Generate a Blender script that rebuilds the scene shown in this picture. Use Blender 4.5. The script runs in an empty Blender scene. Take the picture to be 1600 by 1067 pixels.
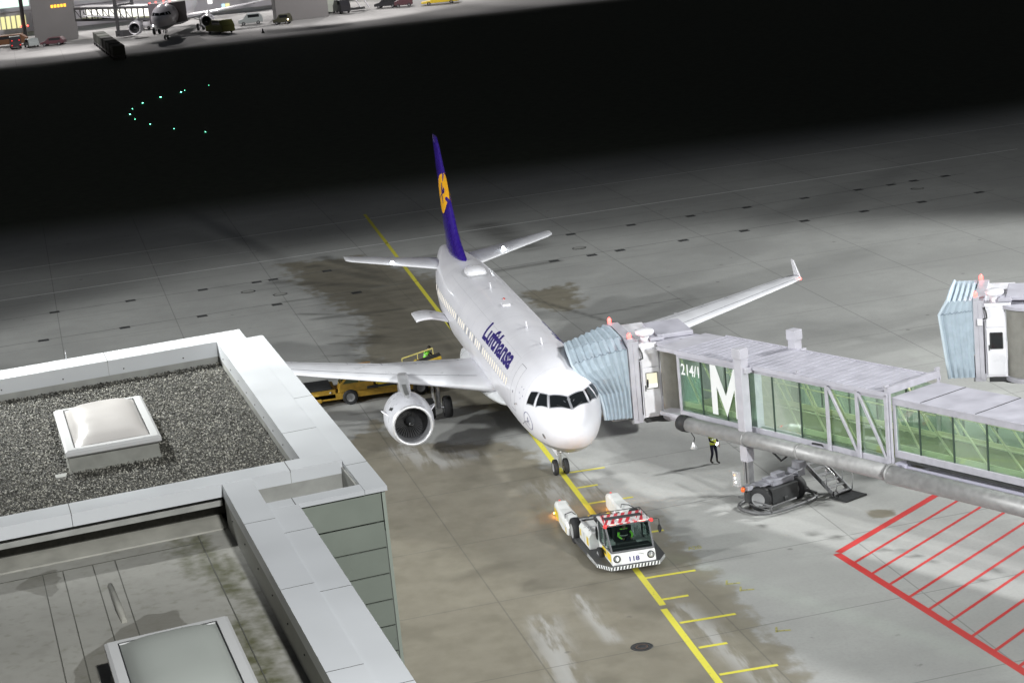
import bpy, bmesh, math, random
import numpy as np
from mathutils import Vector, Matrix
random.seed(7); rng = np.random.default_rng(7)
sc = bpy.context.scene
COL = sc.collection
PI = math.pi

# ------------------------------------------------------------------ camera
CAM = Vector((-89.396, 17.293, 29.716))
PITCH, YAW, ROLL, FOC = 0.23654, -0.16344, -0.09769, 3359.72
fw = Vector((math.cos(PITCH)*math.cos(YAW), math.cos(PITCH)*math.sin(YAW), -math.sin(PITCH)))
rt = fw.cross(Vector((0, 0, 1))).normalized(); up = rt.cross(fw)
r2 = rt*math.cos(ROLL) + up*math.sin(ROLL); u2 = -rt*math.sin(ROLL) + up*math.cos(ROLL)
cd = bpy.data.cameras.new('camera'); cam = bpy.data.objects.new('camera', cd); COL.objects.link(cam)
m = Matrix.Identity(4)
for i in range(3):
    m[i][0] = r2[i]; m[i][1] = u2[i]; m[i][2] = -fw[i]; m[i][3] = CAM[i]
cam.matrix_world = m
cd.sensor_width = 36; cd.lens = 36*FOC/1600; cd.clip_start = 0.5; cd.clip_end = 4000
sc.camera = cam

# ------------------------------------------------------------------ world, night sky and floodlights
W = bpy.data.worlds.new('World'); sc.world = W; W.use_nodes = True
nt = W.node_tree; bg = nt.nodes['Background']
sky = nt.nodes.new('ShaderNodeTexSky'); sky.sky_type = 'NISHITA'; sky.sun_disc = False
sky.sun_elevation = math.radians(-1.5); sky.sun_rotation = math.radians(200)
nt.links.new(sky.outputs[0], bg.inputs[0]); bg.inputs[1].default_value = 0.15
sc.view_settings.view_transform = 'Standard'; sc.view_settings.look = 'None'
sc.view_settings.exposure = 0.0; sc.view_settings.gamma = 1.0

def flood(name, loc, target, E, ang, blend, col=(1, .97, .93), rad=.9):
    """spot floodlight giving irradiance E at its target"""
    l = bpy.data.lights.new(name, 'SPOT'); o = bpy.data.objects.new(name, l); COL.objects.link(o)
    d = Vector(target)-Vector(loc)
    l.energy = E*4*PI*d.length_squared/ (1.0); l.color = col
    l.spot_size = math.radians(ang); l.spot_blend = blend; l.shadow_soft_size = rad
    o.location = loc; o.rotation_euler = d.to_track_quat('-Z', 'Y').to_euler()
    return o
FL = dict(col=(.975, 1, .975))
A_ = flood('flood_tower', (-92, -30, 34), (18, -14, 0), 1.8, 16, .7, rad=1.6, **FL); A_.scale = (3.6, 1, 1)
flood('flood_near_fill', (-80, 10, 41), (-47, 16, 16), 2.9, 72, .8, rad=1.2, col=(.98, 1, .99))  # added unseen fill lamp, brightens the near facade and roofs
flood('flood_mast_port', (16, -80, 45), (16, -18, 0), 2.6, 67, .36, rad=2.0, **FL)
flood('flood_mast_starboard', (14, 84, 45), (16, 16, 0), 2.2, 66, .36, rad=2.0, **FL)
flood('flood_front', (-42, -24, 32), (0, -4, 1), .8, 84, .7, rad=1.6, **FL)
flood('flood_port', (10, -54, 30), (-10, -8, 0), 1.6, 80, .7, rad=1.6, **FL)
flood('flood_starboard', (-20, 66, 30), (-4, 2, 0), 2.3, 66, .6, rad=1.6, **FL)
flood('flood_roof', (-10, 34, 42), (-29, 21, 17), 11.5, 42, .9, rad=.6, **FL)
for k in range(9):
    y = 60-15*k; flood('flood_far', (323, y, 24), (299, y, 0), 2.2, 54.5, .2, rad=1.0, col=(1, .95, .93))

for y in (-22, 24): flood('flood_far_fill', (258, y, 20), (304, y+4, 2), 1.3, 100, .5, rad=1.0, col=(1, .96, .95))  # unseen lamps added to brighten the far terminal wall

# ------------------------------------------------------------------ helpers
def link_in(nt, a, b): nt.links.new(a, b)
MATS = {}
def pbr(name, col, rough=.5, metal=0., emis=None, estr=0., var=0., vscale=3., bump=0., bscale=40., coat=0., spec=None):
    if name in MATS: return MATS[name]
    m = bpy.data.materials.new(name); m.use_nodes = True; n = m.node_tree
    b = n.nodes['Principled BSDF']
    b.inputs['Base Color'].default_value = (*col, 1); b.inputs['Roughness'].default_value = rough
    b.inputs['Metallic'].default_value = metal
    if coat: b.inputs['Coat Weight'].default_value = coat; b.inputs['Coat Roughness'].default_value = .08
    if spec is not None: b.inputs['Specular IOR Level'].default_value = spec
    if emis: b.inputs['Emission Color'].default_value = (*emis, 1); b.inputs['Emission Strength'].default_value = estr
    tc = n.nodes.new('ShaderNodeTexCoord')
    if var:
        no = n.nodes.new('ShaderNodeTexNoise'); no.inputs['Scale'].default_value = vscale; no.inputs['Detail'].default_value = 6
        n.links.new(tc.outputs['Object'], no.inputs['Vector'])
        mr = n.nodes.new('ShaderNodeMapRange'); mr.inputs[1].default_value = .3; mr.inputs[2].default_value = .7
        mr.inputs[3].default_value = 1-var; mr.inputs[4].default_value = 1+var*.5
        n.links.new(no.outputs['Fac'], mr.inputs[0])
        mx = n.nodes.new('ShaderNodeVectorMath'); mx.operation = 'SCALE'; mx.inputs[0].default_value = col
        n.links.new(mr.outputs[0], mx.inputs['Scale']); n.links.new(mx.outputs[0], b.inputs['Base Color'])
        rr = n.nodes.new('ShaderNodeMapRange'); rr.inputs[1].default_value = .3; rr.inputs[2].default_value = .7
        rr.inputs[3].default_value = max(.05, rough-.1); rr.inputs[4].default_value = min(1, rough+.1)
        n.links.new(no.outputs['Fac'], rr.inputs[0]); n.links.new(rr.outputs[0], b.inputs['Roughness'])
    if bump:
        nb = n.nodes.new('ShaderNodeTexNoise'); nb.inputs['Scale'].default_value = bscale; nb.inputs['Detail'].default_value = 4
        n.links.new(tc.outputs['Object'], nb.inputs['Vector'])
        bp = n.nodes.new('ShaderNodeBump'); bp.inputs['Strength'].default_value = bump; bp.inputs['Distance'].default_value = .02
        n.links.new(nb.outputs['Fac'], bp.inputs['Height']); n.links.new(bp.outputs[0], b.inputs['Normal'])
    MATS[name] = m; return m

def glass(name, tint, refl=.12, milky=0.):
    if name in MATS: return MATS[name]
    m = bpy.data.materials.new(name); m.use_nodes = True; n = m.node_tree; n.nodes.clear()
    out = n.nodes.new('ShaderNodeOutputMaterial'); tr = n.nodes.new('ShaderNodeBsdfTransparent'); tr.inputs[0].default_value = (*tint, 1)
    gl = n.nodes.new('ShaderNodeBsdfGlossy'); gl.inputs['Roughness'].default_value = .04; gl.inputs[0].default_value = (.9, 1, .95, 1)
    fr = n.nodes.new('ShaderNodeLayerWeight'); fr.inputs[0].default_value = .25
    mr = n.nodes.new('ShaderNodeMapRange'); mr.inputs[3].default_value = refl*.4; mr.inputs[4].default_value = .9
    n.links.new(fr.outputs['Fresnel'], mr.inputs[0])
    mx = n.nodes.new('ShaderNodeMixShader'); n.links.new(mr.outputs[0], mx.inputs[0]); n.links.new(tr.outputs[0], mx.inputs[1]); n.links.new(gl.outputs[0], mx.inputs[2])
    last = mx
    if milky:
        df = n.nodes.new('ShaderNodeBsdfDiffuse'); df.inputs[0].default_value = (tint[0]*.6, tint[1]*.75, tint[2]*.65, 1)
        m2 = n.nodes.new('ShaderNodeMixShader'); m2.inputs[0].default_value = milky
        n.links.new(mx.outputs[0], m2.inputs[1]); n.links.new(df.outputs[0], m2.inputs[2]); last = m2
    n.links.new(last.outputs[0], out.inputs[0]); MATS[name] = m; return m

def emit(name, col, s):
    return pbr(name, (.05, .05, .05), .4, 0, emis=col, estr=s)

class MB:
    def __init__(s): s.v = []; s.f = []; s.mi = []; s.sm = []
    def add(s, vs, fs, mi=0, smooth=False):
        b = len(s.v); s.v += [tuple(v) for v in vs]
        for f in fs: s.f.append([b+i for i in f]); s.mi.append(mi); s.sm.append(smooth)
        return s
    def box(s, x0, x1, y0, y1, z0, z1, mi=0, T=None):
        P = [(x, y, z) for z in (z0, z1) for x, y in ((x0, y0), (x1, y0), (x1, y1), (x0, y1))]
        if T: P = [T(*p) for p in P]
        return s.add(P, [(0, 3, 2, 1), (4, 5, 6, 7), (0, 1, 5, 4), (1, 2, 6, 5), (2, 3, 7, 6), (3, 0, 4, 7)], mi)
    def bar(s, p, q, w, h=None, mi=0, upv=(0, 0, 1)):
        p = Vector(p); q = Vector(q); h = h or w; d = (q-p).normalized(); U = Vector(upv)
        if abs(d.dot(U)) > .98: U = Vector((1, 0, 0))
        a = d.cross(U).normalized(); b = a.cross(d)
        P = []
        for c in (p, q):
            for sx, sy in ((-1, -1), (1, -1), (1, 1), (-1, 1)): P.append(c+a*sx*w/2+b*sy*h/2)
        return s.add(P, [(0, 1, 2, 3), (7, 6, 5, 4), (0, 4, 5, 1), (1, 5, 6, 2), (2, 6, 7, 3), (3, 7, 4, 0)], mi)
    def loft(s, rings, closed=True, cap=True, mi=0, smooth=True):
        n = len(rings[0]); b = len(s.v)
        for r in rings: s.v += [tuple(p) for p in r]
        for i in range(len(rings)-1):
            for j in range(n if closed else n-1):
                k = (j+1) % n
                s.f.append([b+i*n+j, b+i*n+k, b+(i+1)*n+k, b+(i+1)*n+j]); s.mi.append(mi); s.sm.append(smooth)
        if cap and closed:
            s.f.append([b+j for j in range(n)][::-1]); s.mi.append(mi); s.sm.append(False)
            s.f.append([b+(len(rings)-1)*n+j for j in range(n)]); s.mi.append(mi); s.sm.append(False)
        return s
    def tube(s, pts, r, seg=10, cap=True, mi=0, smooth=True):
        pts = [Vector(p) for p in pts]; rs = r if isinstance(r, (list, tuple)) else [r]*len(pts); rings = []
        prev = None
        for i, p in enumerate(pts):
            d = (pts[min(i+1, len(pts)-1)]-pts[max(i-1, 0)]).normalized()
            if prev is None:
                U = Vector((0, 0, 1)) if abs(d.z) < .9 else Vector((1, 0, 0)); a = d.cross(U).normalized()
            else: a = (prev-d*prev.dot(d)).normalized()
            prev = a; b = d.cross(a)
            rings.append([p+(a*math.cos(2*PI*k/seg)+b*math.sin(2*PI*k/seg))*rs[i] for k in range(seg)])
        return s.loft(rings, True, cap, mi, smooth)
    def rev(s, prof, o, ax=(1, 0, 0), seg=48, mi=0, smooth=True):
        """revolve (x, r) profile about the axis ax through o"""
        o = Vector(o); d = Vector(ax).normalized(); U = Vector((0, 0, 1)) if abs(d.z) < .9 else Vector((1, 0, 0))
        a = d.cross(U).normalized(); b = a.cross(d)
        rings = [[o+d*x+(a*math.cos(2*PI*k/seg)+b*math.sin(2*PI*k/seg))*r for k in range(seg)] for x, r in prof]
        return s.loft(rings, True, False, mi, smooth)
    def prism(s, poly, z0, z1, mi=0, T=None):
        n = len(poly); P = [(x, y, z0) for x, y in poly]+[(x, y, z1) for x, y in poly]
        if T: P = [T(*p) for p in P]
        return s.add(P, [tuple(range(n))[::-1], tuple(range(n, 2*n))]+[(i, (i+1) % n, n+(i+1) % n, n+i) for i in range(n)], mi)
    def build(s, name, mats, parent=None, bevel=0., off=None):
        me = bpy.data.meshes.new(name)
        o3 = Vector(off) if off is not None else (parent_world(parent) if parent else Vector((0, 0, 0)))
        vs = [(x-o3.x, y-o3.y, z-o3.z) for x, y, z in s.v]
        me.from_pydata(vs, [], s.f)
        if not isinstance(mats, (list, tuple)): mats = [mats]
        for m in mats: me.materials.append(m)
        me.polygons.foreach_set('material_index', s.mi); me.polygons.foreach_set('use_smooth', s.sm)
        bm = bmesh.new(); bm.from_mesh(me); bmesh.ops.recalc_face_normals(bm, faces=bm.faces); bm.to_mesh(me); bm.free()
        o = bpy.data.objects.new(name, me); COL.objects.link(o)
        if parent: o.parent = parent
        if off is not None and not parent: o.location = o3
        if bevel:
            md = o.modifiers.new('bevel', 'BEVEL'); md.width = bevel; md.segments = 2; md.limit_method = 'ANGLE'; md.angle_limit = math.radians(40)
        return o
def parent_world(p):
    v = Vector((0, 0, 0))
    while p: v += p.location; p = p.parent
    return v
def tag(o, label, cat, group=None):
    o['label'] = label; o['category'] = cat
    if group: o['group'] = group
    return o
def thing(name, label, cat, loc=(0, 0, 0), group=None):
    o = bpy.data.objects.new(name, None); COL.objects.link(o); o.location = loc; o.empty_display_size = .3
    return tag(o, label, cat, group)
def struct(o): o['kind'] = 'structure'; return o
def copy_tree(o, parent=None, depth=9):
    c = o.copy(); COL.objects.link(c)
    if parent: c.parent = parent
    if depth > 0:
        for ch in list(o.children): copy_tree(ch, c, depth-1)
    return c
def text_mesh(txt, size=1., sx=1., bold=.0, res=3):
    """flat text as (verts, faces); origin bottom-left"""
    cu = bpy.data.curves.new('t', 'FONT'); cu.body = txt; cu.size = size; cu.offset = bold; cu.resolution_u = res
    ob = bpy.data.objects.new('t', cu); COL.objects.link(ob)
    dg = bpy.context.evaluated_depsgraph_get(); dg.update()
    me = bpy.data.meshes.new_from_object(ob.evaluated_get(dg))
    bm = bmesh.new(); bm.from_mesh(me); bmesh.ops.triangulate(bm, faces=bm.faces)
    vs = [(v.co.x, v.co.y) for v in bm.verts]
    bm.faces.ensure_lookup_table(); bm.verts.index_update()
    fs = [[v.index for v in f.verts] for f in bm.faces]
    bm.free(); bpy.data.objects.remove(ob); bpy.data.curves.remove(cu); bpy.data.meshes.remove(me)
    x0 = min(v[0] for v in vs); x1 = max(v[0] for v in vs); y0 = min(v[1] for v in vs); y1 = max(v[1] for v in vs)
    vs = [((x-x0)*sx, y-y0) for x, y in vs]
    return vs, fs, (x1-x0)*sx, y1-y0
def subdiv2d(vs, fs, maxlen):
    bm = bmesh.new(); V = [bm.verts.new((x, y, 0)) for x, y in vs]
    for f in fs:
        try: bm.faces.new([V[i] for i in f])
        except Exception: pass
    for _ in range(6):
        es = [e for e in bm.edges if e.calc_length() > maxlen]
        if not es: break
        bmesh.ops.subdivide_edges(bm, edges=es, cuts=1); bmesh.ops.triangulate(bm, faces=bm.faces)
    bm.verts.index_update()
    r = [(v.co.x, v.co.y) for v in bm.verts], [[v.index for v in f.verts] for f in bm.faces]
    bm.free(); return r
def flat_text(mb, txt, o, ex, ey, h, w=None, bold=.02, mi=0):
    vs, fs, tw, th = text_mesh(txt, 1., 1., bold)
    k = h/th; kx = (w/tw) if w else k
    o = Vector(o); ex = Vector(ex).normalized(); ey = Vector(ey).normalized()
    mb.add([o+ex*x*kx+ey*y*k for x, y in vs], fs, mi)

# ------------------------------------------------------------------ materials
WHITE = pbr('white_paint', (.78, .77, .82), .32, var=.05, vscale=.8, coat=.3)
METAL = pbr('light_grey_metal', (.44, .43, .48), .45, .0, var=.10, vscale=2)
BEAM = pbr('bridge_beam_paint', (.40, .39, .44), .42, var=.12, vscale=3)
ROOFP = pbr('bridge_roof_paint', (.42, .41, .47), .5, var=.12, vscale=1.3)
PIPE = pbr('galvanised_duct', (.33, .325, .33), .5, .35, var=.18, vscale=4)
DARK = pbr('dark_metal', (.035, .036, .038), .5, var=.2)
BLACK = pbr('black_rubber', (.018, .018, .02), .75, var=.3, vscale=8)
GREY = pbr('mid_grey_metal', (.22, .22, .23), .5, .2, var=.2)
LGREY = pbr('pale_metal', (.62, .62, .64), .35, .5, var=.08)
CHROME = pbr('bright_metal', (.8, .8, .82), .16, 1.)
YELLOW = pbr('yellow_paint', (.72, .52, .03), .45, var=.15, vscale=5)
ORANGEY = pbr('loader_yellow_paint', (.46, .27, .03), .45, var=.25, vscale=4)
RED = emit('red_beacon', (1, .06, .05), 9.)
REDL = emit('red_lamp', (1, .015, .015), 1.2)
WARM = emit('warm_lamp', (1, .86, .55), 12.)
COOL = emit('cool_lamp', (.9, .97, 1), 20.)
GREENL = emit('green_taxi_light', (.15, 1, .55), 14.)
BLUE = pbr('dark_blue_paint', (.028, .012, .19), .28, var=.06, coat=.4)
BLUEL = pbr('blue_lettering', (.03, .02, .16), .4)
GOLD = pbr('golden_yellow_paint', (.85, .42, .02), .35)
SEAM = pbr('panel_seam', (.16, .16, .19), .6)
COCKPIT = pbr('cockpit_glass', (.012, .014, .016), .06, spec=.6)
CORR = pbr('corrugated_shutter_metal', (.33, .32, .30), .5, .3, var=.12, vscale=3)
CANOPY = pbr('pale_blue_canvas', (.36, .43, .50), .75, var=.12, vscale=2.5, bump=.15, bscale=9)
CANOPYD = pbr('canopy_fold_trim', (.20, .24, .30), .7)
GLASSG = glass('green_glass', (.58, .70, .60), .12, .14)
GLASSC = glass('clear_glass', (.45, .52, .50), .2)
WPAINT = pbr('white_marking', (.78, .79, .80), .5)

# fuselage envelope -------------------------------------------------------
ST = [(0, 3.32, 3.28, .02, 3.3), (.03, 3.48, 3.14, .17, 3.3), (.08, 3.60, 3.0, .33, 3.3), (.18, 3.74, 2.84, .49, 3.3), (.3, 3.84, 2.70, .62, 3.3), (.6, 4.05, 2.46, .87, 3.32), (1.0, 4.25, 2.24, 1.11, 3.35), (1.5, 4.46, 2.06, 1.33, 3.42), (2.0, 4.87, 1.95, 1.50, 3.5),
      (2.6, 5.30, 1.86, 1.66, 3.6), (3.2, 5.58, 1.80, 1.78, 3.68), (4, 5.75, 1.75, 1.88, 3.74), (5, 5.84, 1.73, 1.945, 3.78), (6, 5.87, 1.72, 1.975, 3.79),
      (24.5, 5.87, 1.72, 1.975, 3.79), (26, 5.87, 1.84, 1.95, 3.85), (28, 5.86, 2.15, 1.86, 4.0), (30, 5.84, 2.58, 1.67, 4.2), (32, 5.79, 3.10, 1.38, 4.45),
      (34, 5.70, 3.70, 1.02, 4.7), (36, 5.52, 4.32, .60, 4.95), (37, 5.38, 4.68, .34, 5.05), (37.57, 5.2, 4.95, .14, 5.08)]
SA = np.array(ST)
def sec(X): return [float(np.interp(X, SA[:, 0], SA[:, i])) for i in range(1, 5)]
def spt(X, phi, off=0.):
    """point on the fuselage; phi from the top, positive to starboard (+Y)"""
    t, b, w, c = sec(X); h = (t-c) if math.cos(phi) > 0 else (c-b)
    n = Vector((0, math.sin(phi)/w, math.cos(phi)/max(h, .01)))
    n = Vector((-.35 if X < 3 else 0, n.y*w, n.z*w)); n.normalize()
    return Vector((X, w*math.sin(phi), c+h*math.cos(phi)))+n*off
def sz(X, z, side=1, off=0.):
    t, b, w, c = sec(X); h = (t-c) if z > c else (c-b)
    return spt(X, side*math.acos(max(-1, min(1, (z-c)/h))), off)

# ------------------------------------------------------------------ ground sheet
def seg_dist(PX, PY, a, b):
    ax, ay = a; bx, by = b; dx, dy = bx-ax, by-ay; L = dx*dx+dy*dy
    t = np.clip(((PX-ax)*dx+(PY-ay)*dy)/L, 0, 1); return np.hypot(PX-ax-t*dx, PY-ay-t*dy)
def poly_sd(PX, PY, poly):
    d = np.full(PX.shape, 1e9); ins = np.zeros(PX.shape, bool); n = len(poly)
    for i in range(n):
        a = poly[i]; b = poly[(i+1) % n]; d = np.minimum(d, seg_dist(PX, PY, a, b))
        c = ((a[1] > PY) != (b[1] > PY)) & (PX < (b[0]-a[0])*(PY-a[1])/((b[1]-a[1])+1e-12)+a[0]); ins ^= c
    return np.where(ins, d, -d)
def ramp(sd, soft): return np.clip(.5+sd/(2*soft), 0, 1)
def grid_sheet(name, xs, ys, z, fields, mat, T=None, wave=None):
    nx, ny = len(xs), len(ys); X, Y = np.meshgrid(xs, ys, indexing='ij')
    co = np.stack([X, Y, np.full(X.shape, z)], -1).reshape(-1, 3)
    F = fields(X, Y)
    if T is not None: co = T(co)
    i = np.arange(nx-1)[:, None]*ny+np.arange(ny-1)[None, :]
    q = np.stack([i, i+ny, i+ny+1, i+1], -1).reshape(-1, 4)
    me = bpy.data.meshes.new(name); me.vertices.add(len(co)); me.vertices.foreach_set('co', co.ravel())
    me.loops.add(q.size); me.loops.foreach_set('vertex_index', q.ravel())
    me.polygons.add(len(q)); me.polygons.foreach_set('loop_start', np.arange(0, q.size, 4)); me.polygons.foreach_set('loop_total', np.full(len(q), 4))
    me.update(calc_edges=True)
    for k, v in F.items():
        a = me.attributes.new(k, 'FLOAT', 'POINT'); a.data.foreach_set('value', v.astype(np.float32).ravel())
    me.materials.append(mat); o = bpy.data.objects.new(name, me); COL.objects.link(o); return o

WET_AND_REFL = [(19, 7.0), (14.2, 5.9), (12.5, 4.0), (12.2, 2.31), (10.15, 0.76), (6, 0.3), (2.96, -.9), (-1.17, -2.0), (-5.14, -2.5), (-9.54, -2.7), (-14.32, -2.9), (-18.52, -2.9), (-22.79, -3.0), (-30, -3.5), (-40, 2), (-40, 14), (2, 15), (12, 11)]  # wet concrete; left of the nose also window-reflection darkening, painted as colour
WET2 = [(66, 8.6), (64.7, 2.2), (52, -2), (38, -4.5), (22, -4.5), (16, 0), (22, 4.6), (33, 6.3), (43, 4.9), (56, 7.6)]
OIL = [(45.6, -5.4), (46.2, -9.7), (40, -9.2), (37.1, -7.7), (39.8, -5.5)]
STAIN = [(-6.0, -10.8), (-6.3, -11.6), (-6.69, -12.2), (-7.64, -11.7), (-7.5, -10.9), (-6.9, -10.5)]
BAND = [(20, -22), (16, -28), (8, -24), (4, -16), (8, -13)]
STREAK = [((52, 9), (51, 1), .25), ((45.5, 7.5), (45, 2), .45), ((47.6, 8.5), (44, 3.5), .25), ((43, 6.2), (38.5, 2), .2), ((40, 7), (37, 3), .18), ((38, 7.5), (36, 3.8), .15), ((59, 9), (53, 2.6), .7), ((63, 6), (54, 1.5), .6), ((35, 8), (33.5, 5), .12),
          ((44.6, -5.5), (31, -10), .16), ((36, -8.3), (37.5, -14.5), .12), ((66, 5), (58, 2.2), .5), ((21, 8), (20.5, 5.5), .2), ((19, 9), (18.4, 6.6), .2), ((17.8, 8.3), (16.9, 6.2), .2), ((16.8, 9.2), (16.2, 8.2), .15), ((60.9, 0), (61.5, -7), .3), ((52.4, -3), (53.6, -10), .35), ((70, -8), (60, -9), 1.3)]
DOTS = [(-8.1, -7.9), (-8.9, -8.6), (-9.6, -9.4), (-11.1, -9.8), (-11.6, -10.4), (-12.4, -10.7), (-13.3, -11.1), (-16.0, -12.0), (-15.2, -12.9), (-4.4, -9.2), (-4.9, -9.6), (-6.2, -6.3), (-1.2, -5.2)]
def gfields(X, Y):
    wet = ramp(poly_sd(X, Y, WET_AND_REFL), 1.4)
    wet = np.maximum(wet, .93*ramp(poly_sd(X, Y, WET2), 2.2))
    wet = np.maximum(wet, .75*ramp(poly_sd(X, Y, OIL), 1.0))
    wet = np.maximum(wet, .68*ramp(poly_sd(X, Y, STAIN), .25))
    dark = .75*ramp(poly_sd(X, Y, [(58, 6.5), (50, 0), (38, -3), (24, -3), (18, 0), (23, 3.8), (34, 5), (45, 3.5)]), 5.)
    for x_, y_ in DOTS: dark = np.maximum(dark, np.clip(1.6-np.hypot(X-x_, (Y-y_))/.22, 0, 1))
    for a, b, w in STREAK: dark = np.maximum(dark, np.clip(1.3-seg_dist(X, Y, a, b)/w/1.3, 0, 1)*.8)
    salt = np.zeros(X.shape)
    for a, b, w in (((13, 6.4), (9.6, 5.0), .8), ((11.6, 4.6), (10, 3.2), .5), ((3.5, 0.9), (1.5, .2), .9), ((-13, 4.6), (-20, 4.9), .5), ((3.2, -.9), (-1, -2.6), .8), ((-11, 2.8), (-16, 2.5), .25),((-14,-.6),(-22,-1.6),.45)):
        salt = np.maximum(salt, np.clip(1.2-seg_dist(X, Y, a, b)/w/1.5, 0, 1))
    lines = np.zeros(X.shape)
    far = ramp(X-93, 6)*(1-ramp(X-254.5, 1.5))
    return dict(wet=wet, dark=dark, salt=salt, grass=far)
def ground_mat():
    m = bpy.data.materials.new('apron_concrete'); m.use_nodes = True; n = m.node_tree; b = n.nodes['Principled BSDF']
    L = n.links.new; N = n.nodes.new
    tc = N('ShaderNodeTexCoord')
    def attr(k): a = N('ShaderNodeAttribute'); a.attribute_name = k; return a.outputs['Fac']
    def noise(s, det=5, vec=None, rough=.6):
        t = N('ShaderNodeTexNoise'); t.inputs['Scale'].default_value = s; t.inputs['Detail'].default_value = det; t.inputs['Roughness'].default_value = rough
        L(vec or tc.outputs['Object'], t.inputs['Vector']); return t.outputs['Fac']
    def mp(sc_, rz=0):
        q = N('ShaderNodeMapping'); q.inputs['Scale'].default_value = sc_; q.inputs['Rotation'].default_value = (0, 0, rz); L(tc.outputs['Object'], q.inputs['Vector']); return q.outputs[0]
    def math_(op, a, bb=None, c=None, clamp=False):
        q = N('ShaderNodeMath'); q.operation = op; q.use_clamp = clamp
        for i, v in enumerate((a, bb, c)):
            if v is None: continue
            if isinstance(v, (int, float)): q.inputs[i].default_value = v
            else: L(v, q.inputs[i])
        return q.outputs[0]
    def mr(v, a, b_, c=0., d=1.):
        q = N('ShaderNodeMapRange'); q.inputs[1].default_value = a; q.inputs[2].default_value = b_; q.inputs[3].default_value = c; q.inputs[4].default_value = d; q.interpolation_type = 'SMOOTHSTEP'; L(v, q.inputs[0]); return q.outputs[0]
    def mix(f, a, c):
        q = N('ShaderNodeMix'); q.data_type = 'RGBA'
        if isinstance(f, (int, float)): q.inputs[0].default_value = f
        else: L(f, q.inputs[0])
        for i, v in ((6, a), (7, c)):
            if isinstance(v, tuple): q.inputs[i].default_value = (*v, 1)
            else: L(v, q.inputs[i])
        return q.outputs[2]
    big = noise(.12, 4); mid = noise(.9, 6); fine = noise(7, 5)
    strk = noise(1., 4, mp((.22, 1.5, 1), .25)); strk2 = noise(1., 5, mp((1.1, .25, 1), -.1))
    dry = mix(mr(big, .35, .65), (.325, .325, .32), (.385, .385, .378))
    dry = mix(mr(mid, .35, .7, 0, .28), dry, (.30, .298, .29))
    dry = mix(mr(strk2, .55, .75, 0, .3), dry, (.25, .25, .245))
    dry = mix(mr(fine, .4, .75, 0, .25), dry, (.24, .24, .235))
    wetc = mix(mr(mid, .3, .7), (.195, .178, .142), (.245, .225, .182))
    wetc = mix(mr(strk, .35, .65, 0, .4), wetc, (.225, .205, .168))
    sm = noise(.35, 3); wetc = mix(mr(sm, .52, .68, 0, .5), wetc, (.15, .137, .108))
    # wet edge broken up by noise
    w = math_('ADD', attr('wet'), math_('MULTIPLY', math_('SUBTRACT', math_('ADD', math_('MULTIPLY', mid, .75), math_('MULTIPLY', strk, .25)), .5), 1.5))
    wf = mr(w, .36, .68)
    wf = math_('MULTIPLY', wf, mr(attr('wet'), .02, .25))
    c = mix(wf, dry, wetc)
    s = math_('MULTIPLY', attr('salt'), mr(strk, .42, .58)); c = mix(math_('MULTIPLY', s, .75), c, (.42, .415, .41))
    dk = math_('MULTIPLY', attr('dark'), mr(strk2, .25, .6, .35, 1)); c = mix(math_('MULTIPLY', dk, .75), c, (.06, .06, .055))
    # slab joints
    sep = N('ShaderNodeSeparateXYZ'); L(tc.outputs['Object'], sep.inputs[0])
    px = math_('ADD', sep.outputs[0], math_('MULTIPLY', sep.outputs[1], .092))
    py = math_('SUBTRACT', sep.outputs[1], math_('MULTIPLY', sep.outputs[0], .05))
    def joint(v, per, off, wd):
        f = math_('FRACT', math_('DIVIDE', math_('ADD', v, off), per)); d_ = math_('MULTIPLY', math_('MINIMUM', f, math_('SUBTRACT', 1., f)), per); return mr(d_, wd*.6, wd*1.4, 1, 0)
    j = math_('MAXIMUM', joint(px, 7.5, 2.2, .035), joint(py, 7.5, 1.2, .03))
    c = mix(math_('MULTIPLY', j, .42), c, (.08, .08, .075))
    # small spots
    vo = N('ShaderNodeTexVoronoi'); vo.inputs['Scale'].default_value = .55; L(tc.outputs['Object'], vo.inputs['Vector'])
    sp = mr(vo.outputs['Distance'], .05, .10, 1, 0); c = mix(math_('MULTIPLY', math_('MULTIPLY', sp, mr(mid, .5, .6)), .5), c, (.09, .085, .08))
    # grass strip between the two aprons
    g = mix(mr(mid, .3, .7), (.045, .055, .035), (.065, .075, .05)); c = mix(attr('grass'), c, g)
    L(c, b.inputs['Base Color'])
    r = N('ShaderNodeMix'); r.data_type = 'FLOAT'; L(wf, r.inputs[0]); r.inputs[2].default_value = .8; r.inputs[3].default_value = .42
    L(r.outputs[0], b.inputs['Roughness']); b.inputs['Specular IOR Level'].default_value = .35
    bp = N('ShaderNodeBump'); bp.inputs['Strength'].default_value = .25; bp.inputs['Distance'].default_value = .01; L(noise(16, 4), bp.inputs['Height']); L(bp.outputs[0], b.inputs['Normal'])
    return m
def axis(fine0, fine1, st, outs_lo, outs_hi): return np.array(sorted(outs_lo)+list(np.arange(fine0, fine1, st))+sorted(outs_hi))
xs = axis(-40, 74, .3, [-1500, -400, -150, -90, -60, -48], [76, 79, 82, 85, 88, 91, 94, 97, 100, 104, 120, 150, 200, 240, 250, 252, 253, 253.6, 254.2, 254.8, 255.4, 256, 257, 260, 280, 320, 500, 1500])
ys = axis(-48, 32, .3, [-1500, -400, -150, -90, -60, -52], [34, 38, 45, 60, 90, 150, 400, 1500])
struct(grid_sheet('apron_ground', xs, ys, 0., gfields, ground_mat()))

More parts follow.
